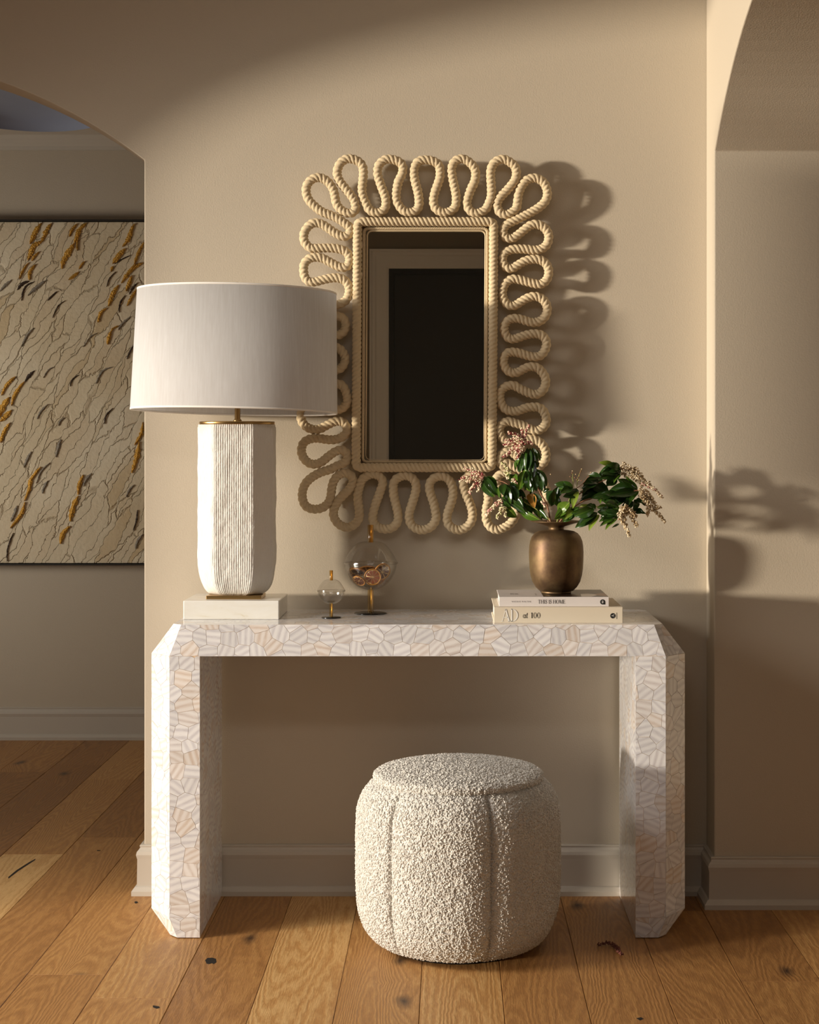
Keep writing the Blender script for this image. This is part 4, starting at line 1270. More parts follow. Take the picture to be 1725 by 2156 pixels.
def stem_(x, w=K):
    return stroke_poly([(x, 0), (x, 1)], w) + ser(x, 0.015) + ser(x, 0.985)
GL = {
    'T': (0.82, stroke_poly([(0.41, 0), (0.41, 1)], K) + ser(0.41, .015) + stroke_poly([(0.03, .975), (0.79, .975)], S_) + stroke_poly([(0.045, 1.0), (0.045, .78)], S_, .02) + stroke_poly([(0.775, 1.0), (0.775, .78)], S_, .02)),
    'H': (0.95, stem_(0.18) + stem_(0.77) + stroke_poly([(0.18, .51), (0.77, .51)], S_)),
    'I': (0.38, stem_(0.19)),
    'S': (0.62, [q for q in stroke_poly([(0.53, .80), (0.47, .93), (0.31, .975), (0.17, .90), (0.13, .76), (0.2, .62), (0.36, .50), (0.49, .37), (0.51, .22), (0.43, .08), (0.28, .025), (0.14, .08), (0.09, .24)], .085)] + stroke_poly([(0.17, .68), (0.34, .52), (0.49, .34)], .13) + stroke_poly([(0.53, 1.0), (0.53, .72)], .035) + stroke_poly([(0.09, 0.0), (0.09, .28)], .035)),
    'O': (0.94, ell(.47, .5, .42, .52, .14, .05)),
    'M': (1.12, stroke_poly([(0.17, 0), (0.17, 1)], S_) + ser(.17, .015, .26) + stroke_poly([(0.17, 1), (0.56, .04)], .14) + stroke_poly([(0.56, .04), (0.93, 1)], S_) + stroke_poly([(0.95, 0), (0.95, 1)], K) + ser(.95, .015) + ser(.97, .985, .2) + ser(.13, .985, .2)),
    'E': (0.78, stem_(0.18) + stroke_poly([(0.18, .975), (0.68, .975)], S_) + stroke_poly([(0.18, .51), (0.56, .51)], S_) + stroke_poly([(0.18, .025), (0.70, .025)], S_) + stroke_poly([(0.68, 1.0), (0.68, .80)], S_, .02) + stroke_poly([(0.56, .60), (0.56, .42)], .035) + stroke_poly([(0.70, 0), (0.71, .22)], S_, .02)),
    'A': (0.92, stroke_poly([(0.10, 0), (0.45, 1)], S_) + stroke_poly([(0.43, 1.0), (0.80, 0)], .14) + stroke_poly([(0.22, .34), (0.68, .34)], S_) + ser(.10, .015, .24) + ser(.80, .015, .28)),
    'D': (0.92, stem_(0.18) + ell(.22, .5, .60, .5, .14, .05, -90, 90, 16) + stroke_poly([(0.16, .975), (0.25, .975)], S_) + stroke_poly([(0.16, .025), (0.25, .025)], S_)),
    'N': (0.98, stroke_poly([(0.17, 0), (0.17, 1)], S_) + ser(.17, .015, .26) + stroke_poly([(0.15, 1), (0.79, 0)], .14) + stroke_poly([(0.79, 0), (0.79, 1)], S_) + ser(.79, .985, .26)),
    'L': (0.74, stem_(0.18) + stroke_poly([(0.18, .025), (0.66, .025)], S_) + stroke_poly([(0.66, 0), (0.67, .25)], S_, .02)),
    'W': (1.25, stroke_poly([(0.10, 1), (0.37, 0)], .13) + stroke_poly([(0.37, 0), (0.62, 1)], S_) + stroke_poly([(0.60, 1), (0.87, 0)], .13) + stroke_poly([(0.87, 0), (1.14, 1)], S_) + ser(.10, .985, .24) + ser(1.14, .985, .2)),
    '1': (0.46, stroke_poly([(0.24, 0), (0.24, 1)], K) + ser(.24, .015, .3) + stroke_poly([(0.24, 1), (0.08, .86)], .05)),
    '0': (0.66, ell(.33, .5, .28, .52, .10, .04)),
    'a': (0.60, ell(.28, .32, .22, .33, .085, .05) + stroke_poly([(0.53, .66), (0.42, .12), (0.47, .02), (0.60, .12)], .09)),
    't': (0.44, stroke_poly([(0.32, .92), (0.16, .14), (0.22, .02), (0.38, .14)], .10) + stroke_poly([(0.08, .63), (0.42, .63)], .05)),
    ' ': (0.34, []),
}
def words_(name, text, origin, ux, uy, size, m, parent, track=0.0, lift=Vector((0, -0.00025, 0))):
    """flat lettering: origin is the left end of the baseline, size the capital height"""
    bm = bmesh.new()
    x = 0.0
    for ch in text:
        adv, polys = GL[ch]
        for q in polys:
            vv = [bm.verts.new(origin + ux * ((p.x + x) * size) + uy * (p.y * size) + lift) for p in q]
            try:
                bm.faces.new(vv)
            except ValueError:
                pass
        x += adv + track
    return bm_obj(name, bm, m, parent, normals=False), x * size
def disc(name, c, ux, uy, r, m, parent, n=32):
    vs = [c + ux * (r * math.cos(2 * math.pi * i / n)) + uy * (r * math.sin(2 * math.pi * i / n)) for i in range(n)]
    return mesh(name, vs, [tuple(range(n))], m, parent)
def polys_(name, polys, c, ux, uy, s, m, parent):
    bm = bmesh.new()
    for q in polys:
        bm.faces.new([bm.verts.new(c + ux * (p.x * s) + uy * (p.y * s)) for p in q])
    return bm_obj(name, bm, m, parent, normals=False)

UX, UZ = Vector((1, 0, 0)), Vector((0, 0, 1))
Zc = 3.923
b1x0, b1x1 = P(1040.5, 0, Zc).x, P(1311.6, 0, Zc).x
b1y0 = Zc - ZW
b1z1 = 0.7953
lower = book('hardback_book', 'thick cream hardback at the bottom of the stack, titled at 100', b1x0, b1x1, b1y0, b1y0 + 0.245, TT, b1z1, M_cream, 0.003, 0.004)
Zu = 3.938
b2x0, b2x1 = P(1051.3, 0, Zu).x, P(1282.6, 0, Zu).x
b2y0 = Zu - ZW
b2z1 = 0.8187
upper = book('hardback_book', 'thinner white hardback on top of the cream one, titled This Is Home', b2x0, b2x1, b2y0, b2y0 + 0.205, b1z1, b2z1, M_white, 0.0024, 0.003)
kz = 310 / 1725
def bp(x, y, Z, dy=0.0):
    v = P(1020 + x * kz, 1210 + y * kz, Z)
    return Vector((v.x, v.y - 0.0007 - dy, v.z))
o1 = bp(628, 338, Zu)
words_('title_lettering', 'THIS IS HOME', o1, UX * 0.87, UZ, 45 * kz * Zu / F, M_ink, upper)
words_('author_lettering', 'NATALIE WALTON', bp(320, 323, Zu), UX, UZ, 17 * kz * Zu / F, M_ink, upper, 0.14)
c = bp(1387, 319, Zu)
disc('publisher_mark', c, UX, UZ, 30 * kz * Zu / F, M_ink, upper)
polys_('publisher_mark', [(Vector((0, -1)), Vector((1.0, -1.0)), Vector((0.98, -0.1)), Vector((0.2, -0.3)))], c + Vector((0, -0.0001, 0)), UX, UZ, 30 * kz * Zu / F, M_ink, upper)
M_mark = mat('white_ink', (0.75, 0.72, 0.70), 0.6)
polys_('mark_letters', ell(0, .28, .30, .26, .12, .12, 0, 360, 12) + stroke_poly([(-.35, -.12), (.35, -.12)], .14) + stroke_poly([(-.34, -.4), (.30, -.4)], .12) + stroke_poly([(-.05, -.1), (-.05, -.4)], .12), c + Vector((0, -0.0003, 0)), UX, UZ, 30 * kz * Zu / F, M_mark, upper)
# cover of the upper book: pale left half, dark photograph on the right
ztop = Vector((0, 0, 0.0003))
def cover_rect(name, u0, u1, v0, v1, m, dz=0.0003):
    xa, xb = b2x0 + (b2x1 - b2x0) * u0, b2x0 + (b2x1 - b2x0) * u1
    ya, yb = b2y0 + 0.205 * v0, b2y0 + 0.205 * v1
    return mesh(name, [(xa, ya, b2z1 + dz), (xb, ya, b2z1 + dz), (xb, yb, b2z1 + dz), (xa, yb, b2z1 + dz)], [(0, 1, 2, 3)], m, upper)
M_photo = mat('cover_photograph', (0.05, 0.03, 0.02), 0.3)
def photo_nodes(m):
    tc = N(m, 'ShaderNodeTexCoord')
    n = N(m, 'ShaderNodeTexVoronoi', inp={'Scale': 26.0})
    mp = N(m, 'ShaderNodeMapping', inp={'Scale': (1.0, 0.45, 1.0)})
    L(m, tc, 'Object', mp, 'Vector'); L(m, mp, 'Vector', n, 'Vector')
    sp = N(m, 'ShaderNodeSeparateColor')
    L(m, n, 'Color', sp, 'Color')
    r = ramp(m, [(0.0, (0.014, 0.010, 0.008)), (0.55, (0.05, 0.025, 0.015)), (0.78, (0.22, 0.10, 0.05)), (0.9, (0.55, 0.47, 0.40))], 'CONSTANT')
    L(m, sp, 'Red', r, 'Fac'); L(m, r, 'Color', bsdf(m), 'Base Color')
photo_nodes(M_photo)
cover_rect('cover_photo', 0.405, 0.995, 0.01, 0.99, M_photo)
UY = Vector((0, 1, 0))
up_ = Vector((0, 0, 0.0004))
for tx, tv, sz in ((0.145, 0.30, 0.0085), (0.185, 0.30, 0.0085)):
    words_('cover_lettering', 'THIS IS' if tx < 0.15 else 'HOME', Vector((b2x0 + (b2x1 - b2x0) * tx, b2y0 + 0.205 * tv, b2z1)), UY, -UX, sz, M_ink, upper, 0.05, up_)
words_('cover_lettering', 'NATALIE WALTON', Vector((b2x0 + (b2x1 - b2x0) * 0.355, b2y0 + 0.205 * 0.2, b2z1)), UY, -UX, 0.0042, M_ink, upper, 0.1, up_)
# lower book spine
words_('embossed_letters', 'A', bp(198, 548, Zc, .0002), UX * 0.80, UZ, 146 * kz * Zc / F, M_emb, lower)
words_('embossed_letters', 'D', bp(300, 548, Zc, .0002), UX * 0.80, UZ, 146 * kz * Zc / F, M_emb, lower)
words_('title_lettering', 'at', bp(448, 508, Zc), UX * 0.95, UZ, 66 * kz * Zc / F, M_ink, lower, -0.04)
words_('title_lettering', '100', bp(542, 508, Zc), UX * 1.02, UZ, 64 * kz * Zc / F, M_ink, lower)
c = bp(1507, 481, Zc)
disc('publisher_mark', c, UX, UZ, 31 * kz * Zc / F, M_ink, lower)
polys_('mark_letters', [tuple(Vector((0.55 - p.y * 1.1, (p.x - 0.45) * 1.1)) for p in q) for q in GL['A'][1]], c + Vector((0, -0.0003, 0)), UX, UZ, 31 * kz * Zc / F, M_mark, lower)
for k in range(7):
    y = 450 + k * 10.5
    polys_('mark_letters', [tuple(Vector(p) for p in ((-5, -3.4), (5, -3.4), (5, 3.4), (-5, 3.4)))], bp(1552, y, Zc), UX, UZ, kz * Zc / F, M_ink, lower)

# ---------------------------------------------------------------- vase
M_bronze = mat('aged_bronze', (0.30, 0.19, 0.085), 0.38, 0.7)
def bronze_nodes(m):
    b = bsdf(m)
    tc = N(m, 'ShaderNodeTexCoord')
    n = N(m, 'ShaderNodeTexNoise', inp={'Scale': 14.0, 'Detail': 5.0, 'Roughness': 0.65})
    L(m, tc, 'Object', n, 'Vector')
    r = ramp(m, [(0.3, (0.085, 0.048, 0.028)), (0.5, (0.165, 0.105, 0.052)), (0.7, (0.225, 0.16, 0.075))])
    L(m, n, 'Fac', r, 'Fac'); L(m, r, 'Color', b, 'Base Color')
    q = N(m, 'ShaderNodeMapRange', inp={'To Min': 0.40, 'To Max': 0.58})
    L(m, n, 'Fac', q, 'Value'); L(m, q, 'Result', b, 'Roughness')
bronze_nodes(M_bronze)
VZ = 4.037
vx, vy = P(1171.5, 0, VZ).x, VZ - ZW
pr = lambda w_, y: (w_ / 2 * VZ / F, CH - (y - HY) * VZ / F)
prof = [(0, b2z1 + 0.0008)] + [(pr(62, 0)[0], b2z1 + 0.0008), (pr(64, 0)[0], b2z1 + 0.004), (pr(61, 0)[0], b2z1 + 0.006)]
for w_, y in ((72, 1243), (88, 1235), (101, 1224), (108.5, 1211), (112.5, 1196), (114.5, 1178), (115, 1162), (113.5, 1149), (110, 1139), (103, 1130), (91, 1122.5), (74, 1118), (50, 1116), (34, 1115.4), (32, 1114), (31.5, 1110), (36, 1108), (52, 1105.5), (74, 1102.5), (94, 1099.8), (105, 1098.2), (106.5, 1097.2), (105, 1096.6)):
    prof.append(pr(w_, y))
prof += [pr(90, 1098), pr(50, 1103), pr(27, 1108), pr(26, 1114), pr(60, 1120), pr(100, 1150), pr(100, 1200), pr(50, 1235)]
prof.append((0, pr(0, 1238)[1]))
vase = lathe('bronze_vase', prof, M_bronze, None, (vx, vy, 0), 96)
tag(vase, 'round bronze vase with a flared saucer lip, standing on the books', 'vase')

# ---------------------------------------------------------------- branches
def leaf_material():
    m = mat('glossy_leaf', (0.03, 0.09, 0.02), 0.22)
    b = bsdf(m)
    at = N(m, 'ShaderNodeAttribute', attribute_type='OBJECT', attribute_name='tone')
    r = ramp(m, [(0.0, (0.014, 0.040, 0.008)), (0.45, (0.036, 0.090, 0.012)), (0.7, (0.095, 0.19, 0.020)), (0.88, (0.27, 0.38, 0.05)), (0.93, (0.34, 0.17, 0.035)), (1.0, (0.40, 0.18, 0.03))])
    tc = N(m, 'ShaderNodeTexCoord')
    sx = N(m, 'ShaderNodeSeparateXYZ')
    L(m, tc, 'Object', sx, 'Vector')
    ab = N(m, 'ShaderNodeMath', operation='ABSOLUTE')
    L(m, sx, 'Y', ab, 0)
    mid = N(m, 'ShaderNodeMapRange', inp={'From Min': 0.012, 'From Max': 0.05, 'To Min': 0.30, 'To Max': 0.0})
    L(m, ab, 'Value', mid, 'Value')
    nz_ = N(m, 'ShaderNodeTexNoise', inp={'Scale': 5.0, 'Detail': 2.0})
    L(m, tc, 'Object', nz_, 'Vector')
    s = N(m, 'ShaderNodeMath', operation='MULTIPLY_ADD', inp={1: 0.14})
    L(m, nz_, 'Fac', s, 0); L(m, at, 'Fac', s, 2)
    s0 = N(m, 'ShaderNodeMath', operation='SUBTRACT', inp={1: 0.07})
    L(m, s, 'Value', s0, 0)
    s2 = N(m, 'ShaderNodeMath', operation='ADD')
    L(m, s0, 'Value', s2, 0); L(m, mid, 'Result', s2, 1)
    s3 = N(m, 'ShaderNodeMath', operation='MINIMUM', inp={1: 0.88})
    L(m, s2, 'Value', s3, 0)
    s4 = N(m, 'ShaderNodeMath', operation='MAXIMUM')
    L(m, s3, 'Value', s4, 0); L(m, at, 'Fac', s4, 1)
    L(m, s4, 'Value', r, 'Fac'); L(m, r, 'Color', b, 'Base Color')
    tr = N(m, 'ShaderNodeBsdfTranslucent')
    L(m, r, 'Color', tr, 'Color')
    mx = N(m, 'ShaderNodeMixShader', inp={0: 0.22})
    L(m, b, 'BSDF', mx, 1); L(m, tr, 'BSDF', mx, 2)
    L(m, mx, 'Shader', m.node_tree.nodes['Material Output'], 'Surface')
    return m
M_leaf = leaf_material()
M_twig = mat('reddish_twig', (0.26, 0.12, 0.06), 0.6)
M_twigg = mat('green_twig', (0.26, 0.28, 0.06), 0.6)
LEAF = []
for bend, fold, side in ((0.16, 0.13, 0.03), (0.30, 0.10, -0.06), (0.05, 0.16, 0.07), (0.42, 0.12, 0.0)):
    vs, fs = [], []
    nl = 9
    for i in range(nl + 1):
        u = i / nl
        w_ = 0.5 * (math.sin(math.pi * u ** 0.85) ** 0.8 if 0 < u < 1 else 0.02) + (0.03 if u < 0.15 else 0)
        zc = bend * (u * (1 - u) * 2.2) * 0.5 - bend * u * u * 0.0
        yc = side * math.sin(math.pi * u) * 3
        for s in (-1, -0.5, 0, 0.5, 1):
            vs.append((u, yc + s * w_, zc * 3 + fold * abs(s) * w_ * 3.0 + 0.03 * math.sin(u * 17 + s) * abs(s)))
    for i in range(nl):
        for k in range(4):
            a = i * 5 + k
            fs.append((a, a + 1, a + 6, a + 5))
    me = bpy.data.meshes.new('leaf')
    me.from_pydata(vs, [], fs)
    me.materials.append(M_leaf)
    me.polygons.foreach_set('use_smooth', [True] * len(fs))
    LEAF.append(me)
rl = random.Random(5)
def leaf(parent, b_, t_, width, tone=None, depth=0.0, var=None, second=False):
    """leaf from base pixel to tip pixel at the vase's distance, width in pixels"""
    Zl = VZ + depth
    p0 = P(b_[0], b_[1], Zl + rl.uniform(-0.010, 0.010))
    p1 = P(t_[0], t_[1], Zl + rl.uniform(-0.028, 0.016))
    ax = p1 - p0
    ln = ax.length
    ax.normalize()
    face = Vector((rl.uniform(-0.75, 0.35), -1, rl.uniform(-0.15, 0.9))).normalized()
    nz = (face - ax * face.dot(ax)).normalized()
    ay = nz.cross(ax)
    wd = width * Zl / F * 1.5
    o = bpy.data.objects.new('leaf', LEAF[var if var is not None else rl.randrange(4)])
    C.objects.link(o)
    o.parent = parent
    o.matrix_parent_inverse = Matrix.Translation(-parent.location)
    M_ = Matrix(((ax.x * ln, ay.x * wd, nz.x * wd * 0.9, p0.x), (ax.y * ln, ay.y * wd, nz.y * wd * 0.9, p0.y), (ax.z * ln, ay.z * wd, nz.z * wd * 0.9, p0.z), (0, 0, 0, 1)))
    o.matrix_basis = M_
    o['tone'] = tone if tone is not None else rl.choice([0.05, 0.15, 0.25, 0.3, 0.42, 0.5, 0.62])
    if not second and tone is not None and tone < 0.8 and rl.random() < 0.6:
        j = lambda q, s: (q[0] + rl.uniform(-s, s), q[1] + rl.uniform(-s, s))
        leaf(parent, j(b_, 2.5), j(t_, 9), width * rl.uniform(0.8, 1.0), max(0.02, tone * rl.uniform(0.4, 1.5)) if tone < 0.55 else tone, depth + 0.012, None, True)
    return o
# one bud: a small blunt bell
BUD = []
for k in range(2):
    bm = bmesh.new()
    bmesh.ops.create_icosphere(bm, subdivisions=1, radius=1.0)
    BUD.append(([v.co.copy() for v in bm.verts], [tuple(v.index for v in f.verts) for f in bm.faces]))
    bm.free()
M_bud = mat('cream_buds', (0.80, 0.68, 0.48), 0.45)
M_budp = mat('pink_buds', (0.60, 0.30, 0.26), 0.5)
M_budr = mat('crimson_buds', (0.28, 0.04, 0.045), 0.5)
M_budb = mat('straw_buds', (0.50, 0.37, 0.20), 0.55)
M_budg = mat('green_buds', (0.55, 0.55, 0.27), 0.5)
def panicle(parent, pts, width, mats, depth=0.0, dens=1.0, curve=4):
    """drooping spray of tiny bells along a spine in pixels"""
    Zl = VZ + depth
    sp = [P(x, y, Zl + rl.uniform(-0.008, 0.008)) for x, y in pts]
    if len(sp) == 2:
        sp.insert(1, (sp[0] + sp[1]) / 2 + Vector((0, 0, curve * 0.0012)))
    ctr, tot_ = catmull(sp, 0.0016)
    me = bpy.data.meshes.new('flower_spray')
    vs, fs, mi = [], [], []
    v_, f_ = tube_mesh(ctr[::3] + [ctr[-1]], 0.0007, 5)
    vs += v_; fs += f_; mi += [len(mats)] * len(f_)
    hw = width * Zl / F / 2
    n_ = len(ctr)
    for i, c in enumerate(ctr):
        u = i / max(n_ - 1, 1)
        w_ = hw * (1 - 0.55 * u)
        t = (ctr[min(i + 1, n_ - 1)] - ctr[max(i - 1, 0)]).normalized()
        for _ in range(2 if rl.random() < dens * 0.9 else 1):
            th = rl.uniform(0, 2 * math.pi)
            s = t.cross(Vector((0, 1, 0.01))).normalized()
            s2 = s.cross(t)
            out_ = (s * math.cos(th) + s2 * math.sin(th))
            tip = (out_ * 0.8 + t * 0.55 + Vector((0, 0, -0.15))).normalized()
            pos = c + out_ * w_ * rl.uniform(0.45, 1.0)
            r = rl.uniform(0.0016, 0.0023)
            bx_ = tip.cross(Vector((0.3, 0.5, 0.7))).normalized()
            by_ = bx_.cross(tip)
            k0 = len(vs)
            bv_, bf_ = BUD[0]
            for q in bv_:
                vs.append(pos + bx_ * (q.x * r) + by_ * (q.y * r) + tip * (q.z * r * 1.9))
            mslot = rl.randrange(len(mats))
            for f in bf_:
                fs.append(tuple(k0 + a for a in f)); mi.append(mslot)
    me.from_pydata([tuple(v) for v in vs], [], fs)
    for m_ in mats:
        me.materials.append(m_)
    me.materials.append(M_twig)
    me.polygons.foreach_set('material_index', mi)
    me.polygons.foreach_set('use_smooth', [True] * len(fs))
    o = bpy.data.objects.new('flower_spray', me)
    C.objects.link(o)
    if parent is not None:
        o.parent = parent
        o.matrix_parent_inverse = Matrix.Translation(-parent.location)
        o['kind'] = 'stuff'
    return o
def twig(parent, pts, r0, r1, depth=0.0, m=None, d0=0.0):
    n_ = len(pts)
    sp = [P(x, y, VZ + d0 + (depth - d0) * i / (n_ - 1)) for i, (x, y) in enumerate(pts)]
    ctr, _ = catmull(sp, 0.004)
    rr = [r0 + (r1 - r0) * i / (len(ctr) - 1) for i in range(len(ctr))]
    vs, fs = tube_mesh(ctr, rr, 8)
    return mesh('stem', vs, fs, m or M_twig, parent, True)
ka, kb = 250 / 1725, 240 / 1725
def a_(x, y): return (950 + x * ka, 880 + y * ka)
def b__(x, y): return (1180 + x * kb, 950 + y * kb)
def branch(label):
    return thing('flowering_branch', label, 'branch', (vx, vy, 0.95), 'flowering branches in the bronze vase')

# A: upright branch with the reddish sprays
A = branch('upright branch with drooping dark leaves topped by crimson and pink flower sprays')
twig(A, [(1163, 1120), a_(1440, 1480), a_(1390, 1260), a_(1280, 1050), a_(1180, 760), a_(1110, 430)], 0.0026, 0.0014, 0.01)
for q in [(1110, 440, 1060, 780, 75, .12), (1150, 440, 1190, 790, 62, .2), (1185, 430, 1255, 650, 55, .45), (1135, 450, 1120, 780, 90, .05), (1005, 590, 940, 770, 60, .5), (1015, 590, 1000, 800, 55, .35), (1090, 470, 1085, 760, 80, .3),
          (1050, 770, 985, 1050, 75, .62), (1090, 770, 1070, 1060, 85, .25), (1130, 780, 1140, 1060, 85, .1), (1190, 760, 1240, 1070, 95, .18), (1170, 745, 1395, 1000, 95, .42), (1230, 780, 1330, 1070, 80, .1), (1150, 760, 1290, 1000, 90, .05),
          (1060, 780, 1020, 1040, 60, .3), (1200, 900, 1180, 1090, 60, .1), (1020, 740, 1110, 800, 40, .7), (1100, 1010, 1170, 1070, 50, .75), (1190, 640, 1260, 700, 60, .15), (1120, 560, 1190, 900, 80, .05)]:
    leaf(A, a_(q[0], q[1]), a_(q[2], q[3]), q[4] * ka, q[5], 0.0)
RED = [M_budr, M_budp, M_bud, M_bud]
for q in [((1060, 330), (830, 215), 62), ((1060, 340), (1140, 105), 50), ((1050, 340), (1025, 150), 52), ((1050, 380), (790, 330), 72), ((1060, 400), (765, 400), 72), ((1050, 430), (765, 570), 70), ((1060, 430), (940, 490), 80), ((1050, 450), (955, 580), 62), ((1060, 470), (1040, 650), 48), ((1060, 380), (1185, 375), 52), ((1060, 350), (900, 300), 70), ((1050, 400), (850, 480), 70)]:
    panicle(A, [a_(*q[0]), a_(*q[1])], q[2] * ka, RED, -0.005, 1.0)
# B: left branch, cream cluster at its end
B = branch('long branch arching left with a cream and pink flower cluster at its tip')
twig(B, [(1160, 1120), a_(1400, 1480), a_(1180, 1260), a_(1000, 1130), a_(800, 950), a_(640, 900), a_(470, 860)], 0.0024, 0.0012, 0.06)
for q in [(485, 850, 700, 1130, 80, .15), (465, 890, 610, 1155, 80, .3), (520, 850, 670, 1000, 70, .42), (450, 930, 640, 1150, 60, .55), (500, 900, 650, 1120, 85, .08), (540, 1000, 700, 1140, 60, .6)]:
    leaf(B, a_(q[0], q[1]), a_(q[2], q[3]), q[4] * ka, q[5], 0.055)
CR = [M_bud, M_bud, M_budp]
for q in [((470, 850), (195, 735), 72), ((470, 860), (120, 905), 80), ((460, 870), (230, 930), 90), ((450, 880), (270, 1090), 80), ((450, 880), (390, 1070), 62), ((470, 850), (300, 790), 80), ((460, 870), (330, 980), 90)]:
    panicle(B, [a_(*q[0]), a_(*q[1])], q[2] * ka, CR if q[2] != 80 else CR + [M_budr], 0.05, 1.0)
# C: left low branch
Cb = branch('low left branch with broad green leaves, a browned leaf and small hanging cream sprays')
twig(Cb, [(1166, 1120), a_(1430, 1480), a_(1250, 1330), a_(1000, 1180), a_(780, 1000)], 0.0022, 0.0012, 0.02, M_twigg)
for q in [(690, 1010, 700, 1160, 50, .5), (790, 960, 900, 1240, 85, .1), (810, 990, 870, 1260, 80, .35), (750, 1090, 1010, 1340, 85, .4), (740, 1150, 1100, 1400, 70, .3), (800, 1280, 955, 1445, 85, .6), (760, 1200, 900, 1440, 70, .3), (870, 980, 960, 1210, 70, .05),
          (830, 820, 930, 930, 60, .45), (900, 830, 965, 910, 50, .6), (780, 960, 760, 1130, 75, .2), (860, 940, 1000, 1160, 85, .05), (960, 1030, 1040, 1200, 70, .05), (1120, 1110, 1215, 1310, 90, .96), (1070, 1160, 1150, 1370, 75, .45), (1000, 1150, 1060, 1360, 70, .1),
          (1010, 1340, 1290, 1480, 75, .62), (1250, 1320, 1400, 1480, 50, .3), (1150, 1200, 1300, 1470, 75, .15), (1180, 1180, 1330, 1400, 85, .05), (1220, 1100, 1330, 1330, 80, .03), (900, 1130, 1050, 1300, 80, .1), (1040, 1180, 1180, 1400, 80, .2), (1280, 1330, 1300, 1480, 40, .8),
          (1340, 1080, 1435, 1030, 40, .1), (940, 1280, 1090, 1420, 60, .5)]:
    leaf(Cb, a_(q[0], q[1]), a_(q[2], q[3]), q[4] * ka, q[5], 0.02)
GR = [M_bud, M_budg]
for q in [((740, 1200), (510, 1420), 72, CR), ((770, 1290), (670, 1460), 80, GR), ((780, 1290), (790, 1440), 52, GR), ((860, 800), (735, 650), 62, GR), ((830, 880), (780, 790), 60, GR), ((890, 900), (970, 970), 50, CR), ((980, 1160), (1020, 1210), 50, CR), ((1310, 1220), (1360, 1290), 40, CR)]:
    panicle(Cb, [a_(*q[0]), a_(*q[1])], q[2] * ka, q[3], 0.01, 1.0)
# D: middle sprig with seed twigs
D = branch('short middle sprig with bright green leaves and thin twigs of dark seed heads')
twig(D, [(1175, 1120), b__(-40, 1040), b__(100, 820), b__(190, 580)], 0.002, 0.0012, -0.02, M_twigg)
twig(D, [b__(150, 760), b__(180, 560), b__(190, 330)], 0.001, 0.0006, -0.02, M_twigg, -0.02)
twig(D, [b__(250, 540), b__(270, 400), b__(320, 280)], 0.001, 0.0006, -0.02, M_twigg, -0.02)
twig(D, [b__(230, 570), b__(340, 490), b__(465, 325)], 0.001, 0.0006, -0.02, M_twig, -0.02)
twig(D, [b__(190, 560), b__(200, 440), b__(150, 380)], 0.0009, 0.0006, -0.02, M_twigg, -0.02)
for q in [(180, 330), (150, 385), (235, 350), (290, 375), (320, 445), (465, 322), (270, 400), (310, 300), (325, 270), (185, 300), (250, 430), (-145, 350), (300, 330), (220, 400), (285, 440)]:
    lathe('seed_head', [(0, -.0018), (.0013, -.0012), (.0018, 0), (.0012, .0014), (0, .002)], M_budb if q[0] % 2 else M_twig, D, P(*b__(*q), VZ - 0.02), 8)
leaves_d = [(180, 560, 40, 455, 80, .25), (180, 540, 0, 640, 85, .35), (170, 560, -90, 500, 80, .2), (275, 590, 40, 690, 92, .12), (275, 610, 190, 870, 62, .84), (140, 775, -10, 975, 110, .72), (285, 850, 40, 1050, 85, .3), (260, 640, 150, 800, 60, .15), (150, 600, -30, 560, 70, .42), (120, 820, -80, 1010, 90, .66), (200, 850, 60, 1040, 70, .8)]
for q in leaves_d:
    leaf(D, b__(q[0], q[1]), b__(q[2], q[3]), q[4] * kb, q[5], -0.03)
for q in [(1460, 1280, 1505, 1030, 80, .15), (1560, 1290, 1560, 1140, 80, .45), (1520, 1160, 1650, 980, 85, .3), (1590, 1050, 1725, 940, 80, .2), (1400, 1200, 1480, 1060, 70, .05)]:
    leaf(D, a_(q[0], q[1]), a_(q[2], q[3]), q[4] * ka, q[5], -0.01)
# E: top right
E = branch('top right branch with a bright upturned leaf and long cream flower sprays')
twig(E, [(1178, 1120), b__(-30, 1050), b__(160, 760), b__(420, 560), b__(700, 420), b__(920, 270)], 0.0026, 0.0013, 0.0)
for q in [(815, 215, 580, 170, 62, .85), (910, 260, 650, 280, 115, .1), (920, 290, 600, 420, 125, .2), (920, 320, 690, 480, 92, .05), (930, 330, 810, 480, 62, .55), (900, 250, 700, 205, 80, .3), (900, 280, 620, 340, 110, .08), (600, 470, 340, 500, 92, .03), (730, 600, 400, 440, 92, .05), (620, 600, 320, 560, 90, .1), (600, 620, 310, 720, 82, .12), (720, 580, 430, 520, 80, .05),
          (560, 430, 340, 560, 100, .04), (640, 430, 420, 420, 80, .18), (520, 500, 350, 640, 90, .1), (730, 590, 520, 480, 40, .6), (860, 420, 690, 520, 70, .05), (640, 520, 400, 600, 90, .03)]:
    leaf(E, b__(q[0], q[1]), b__(q[2], q[3]), q[4] * kb, q[5], 0.01)
ST = [M_bud, M_bud, M_budb]
for q in [([(920, 240), (1100, 330), (1290, 500)], 95, ST), ([(1000, 235), (1160, 290), (1280, 460)], 80, [M_budb, M_bud]), ([(920, 330), (1000, 370), (1090, 400)], 70, ST), ([(930, 260), (1050, 290), (1180, 400)], 95, ST), ([(930, 230), (990, 200)], 60, ST), ([(1080, 380), (1200, 470), (1260, 520)], 80, ST)]:
    panicle(E, [b__(*p) for p in q[0]], q[1] * kb, q[2], 0.0, 1.0)
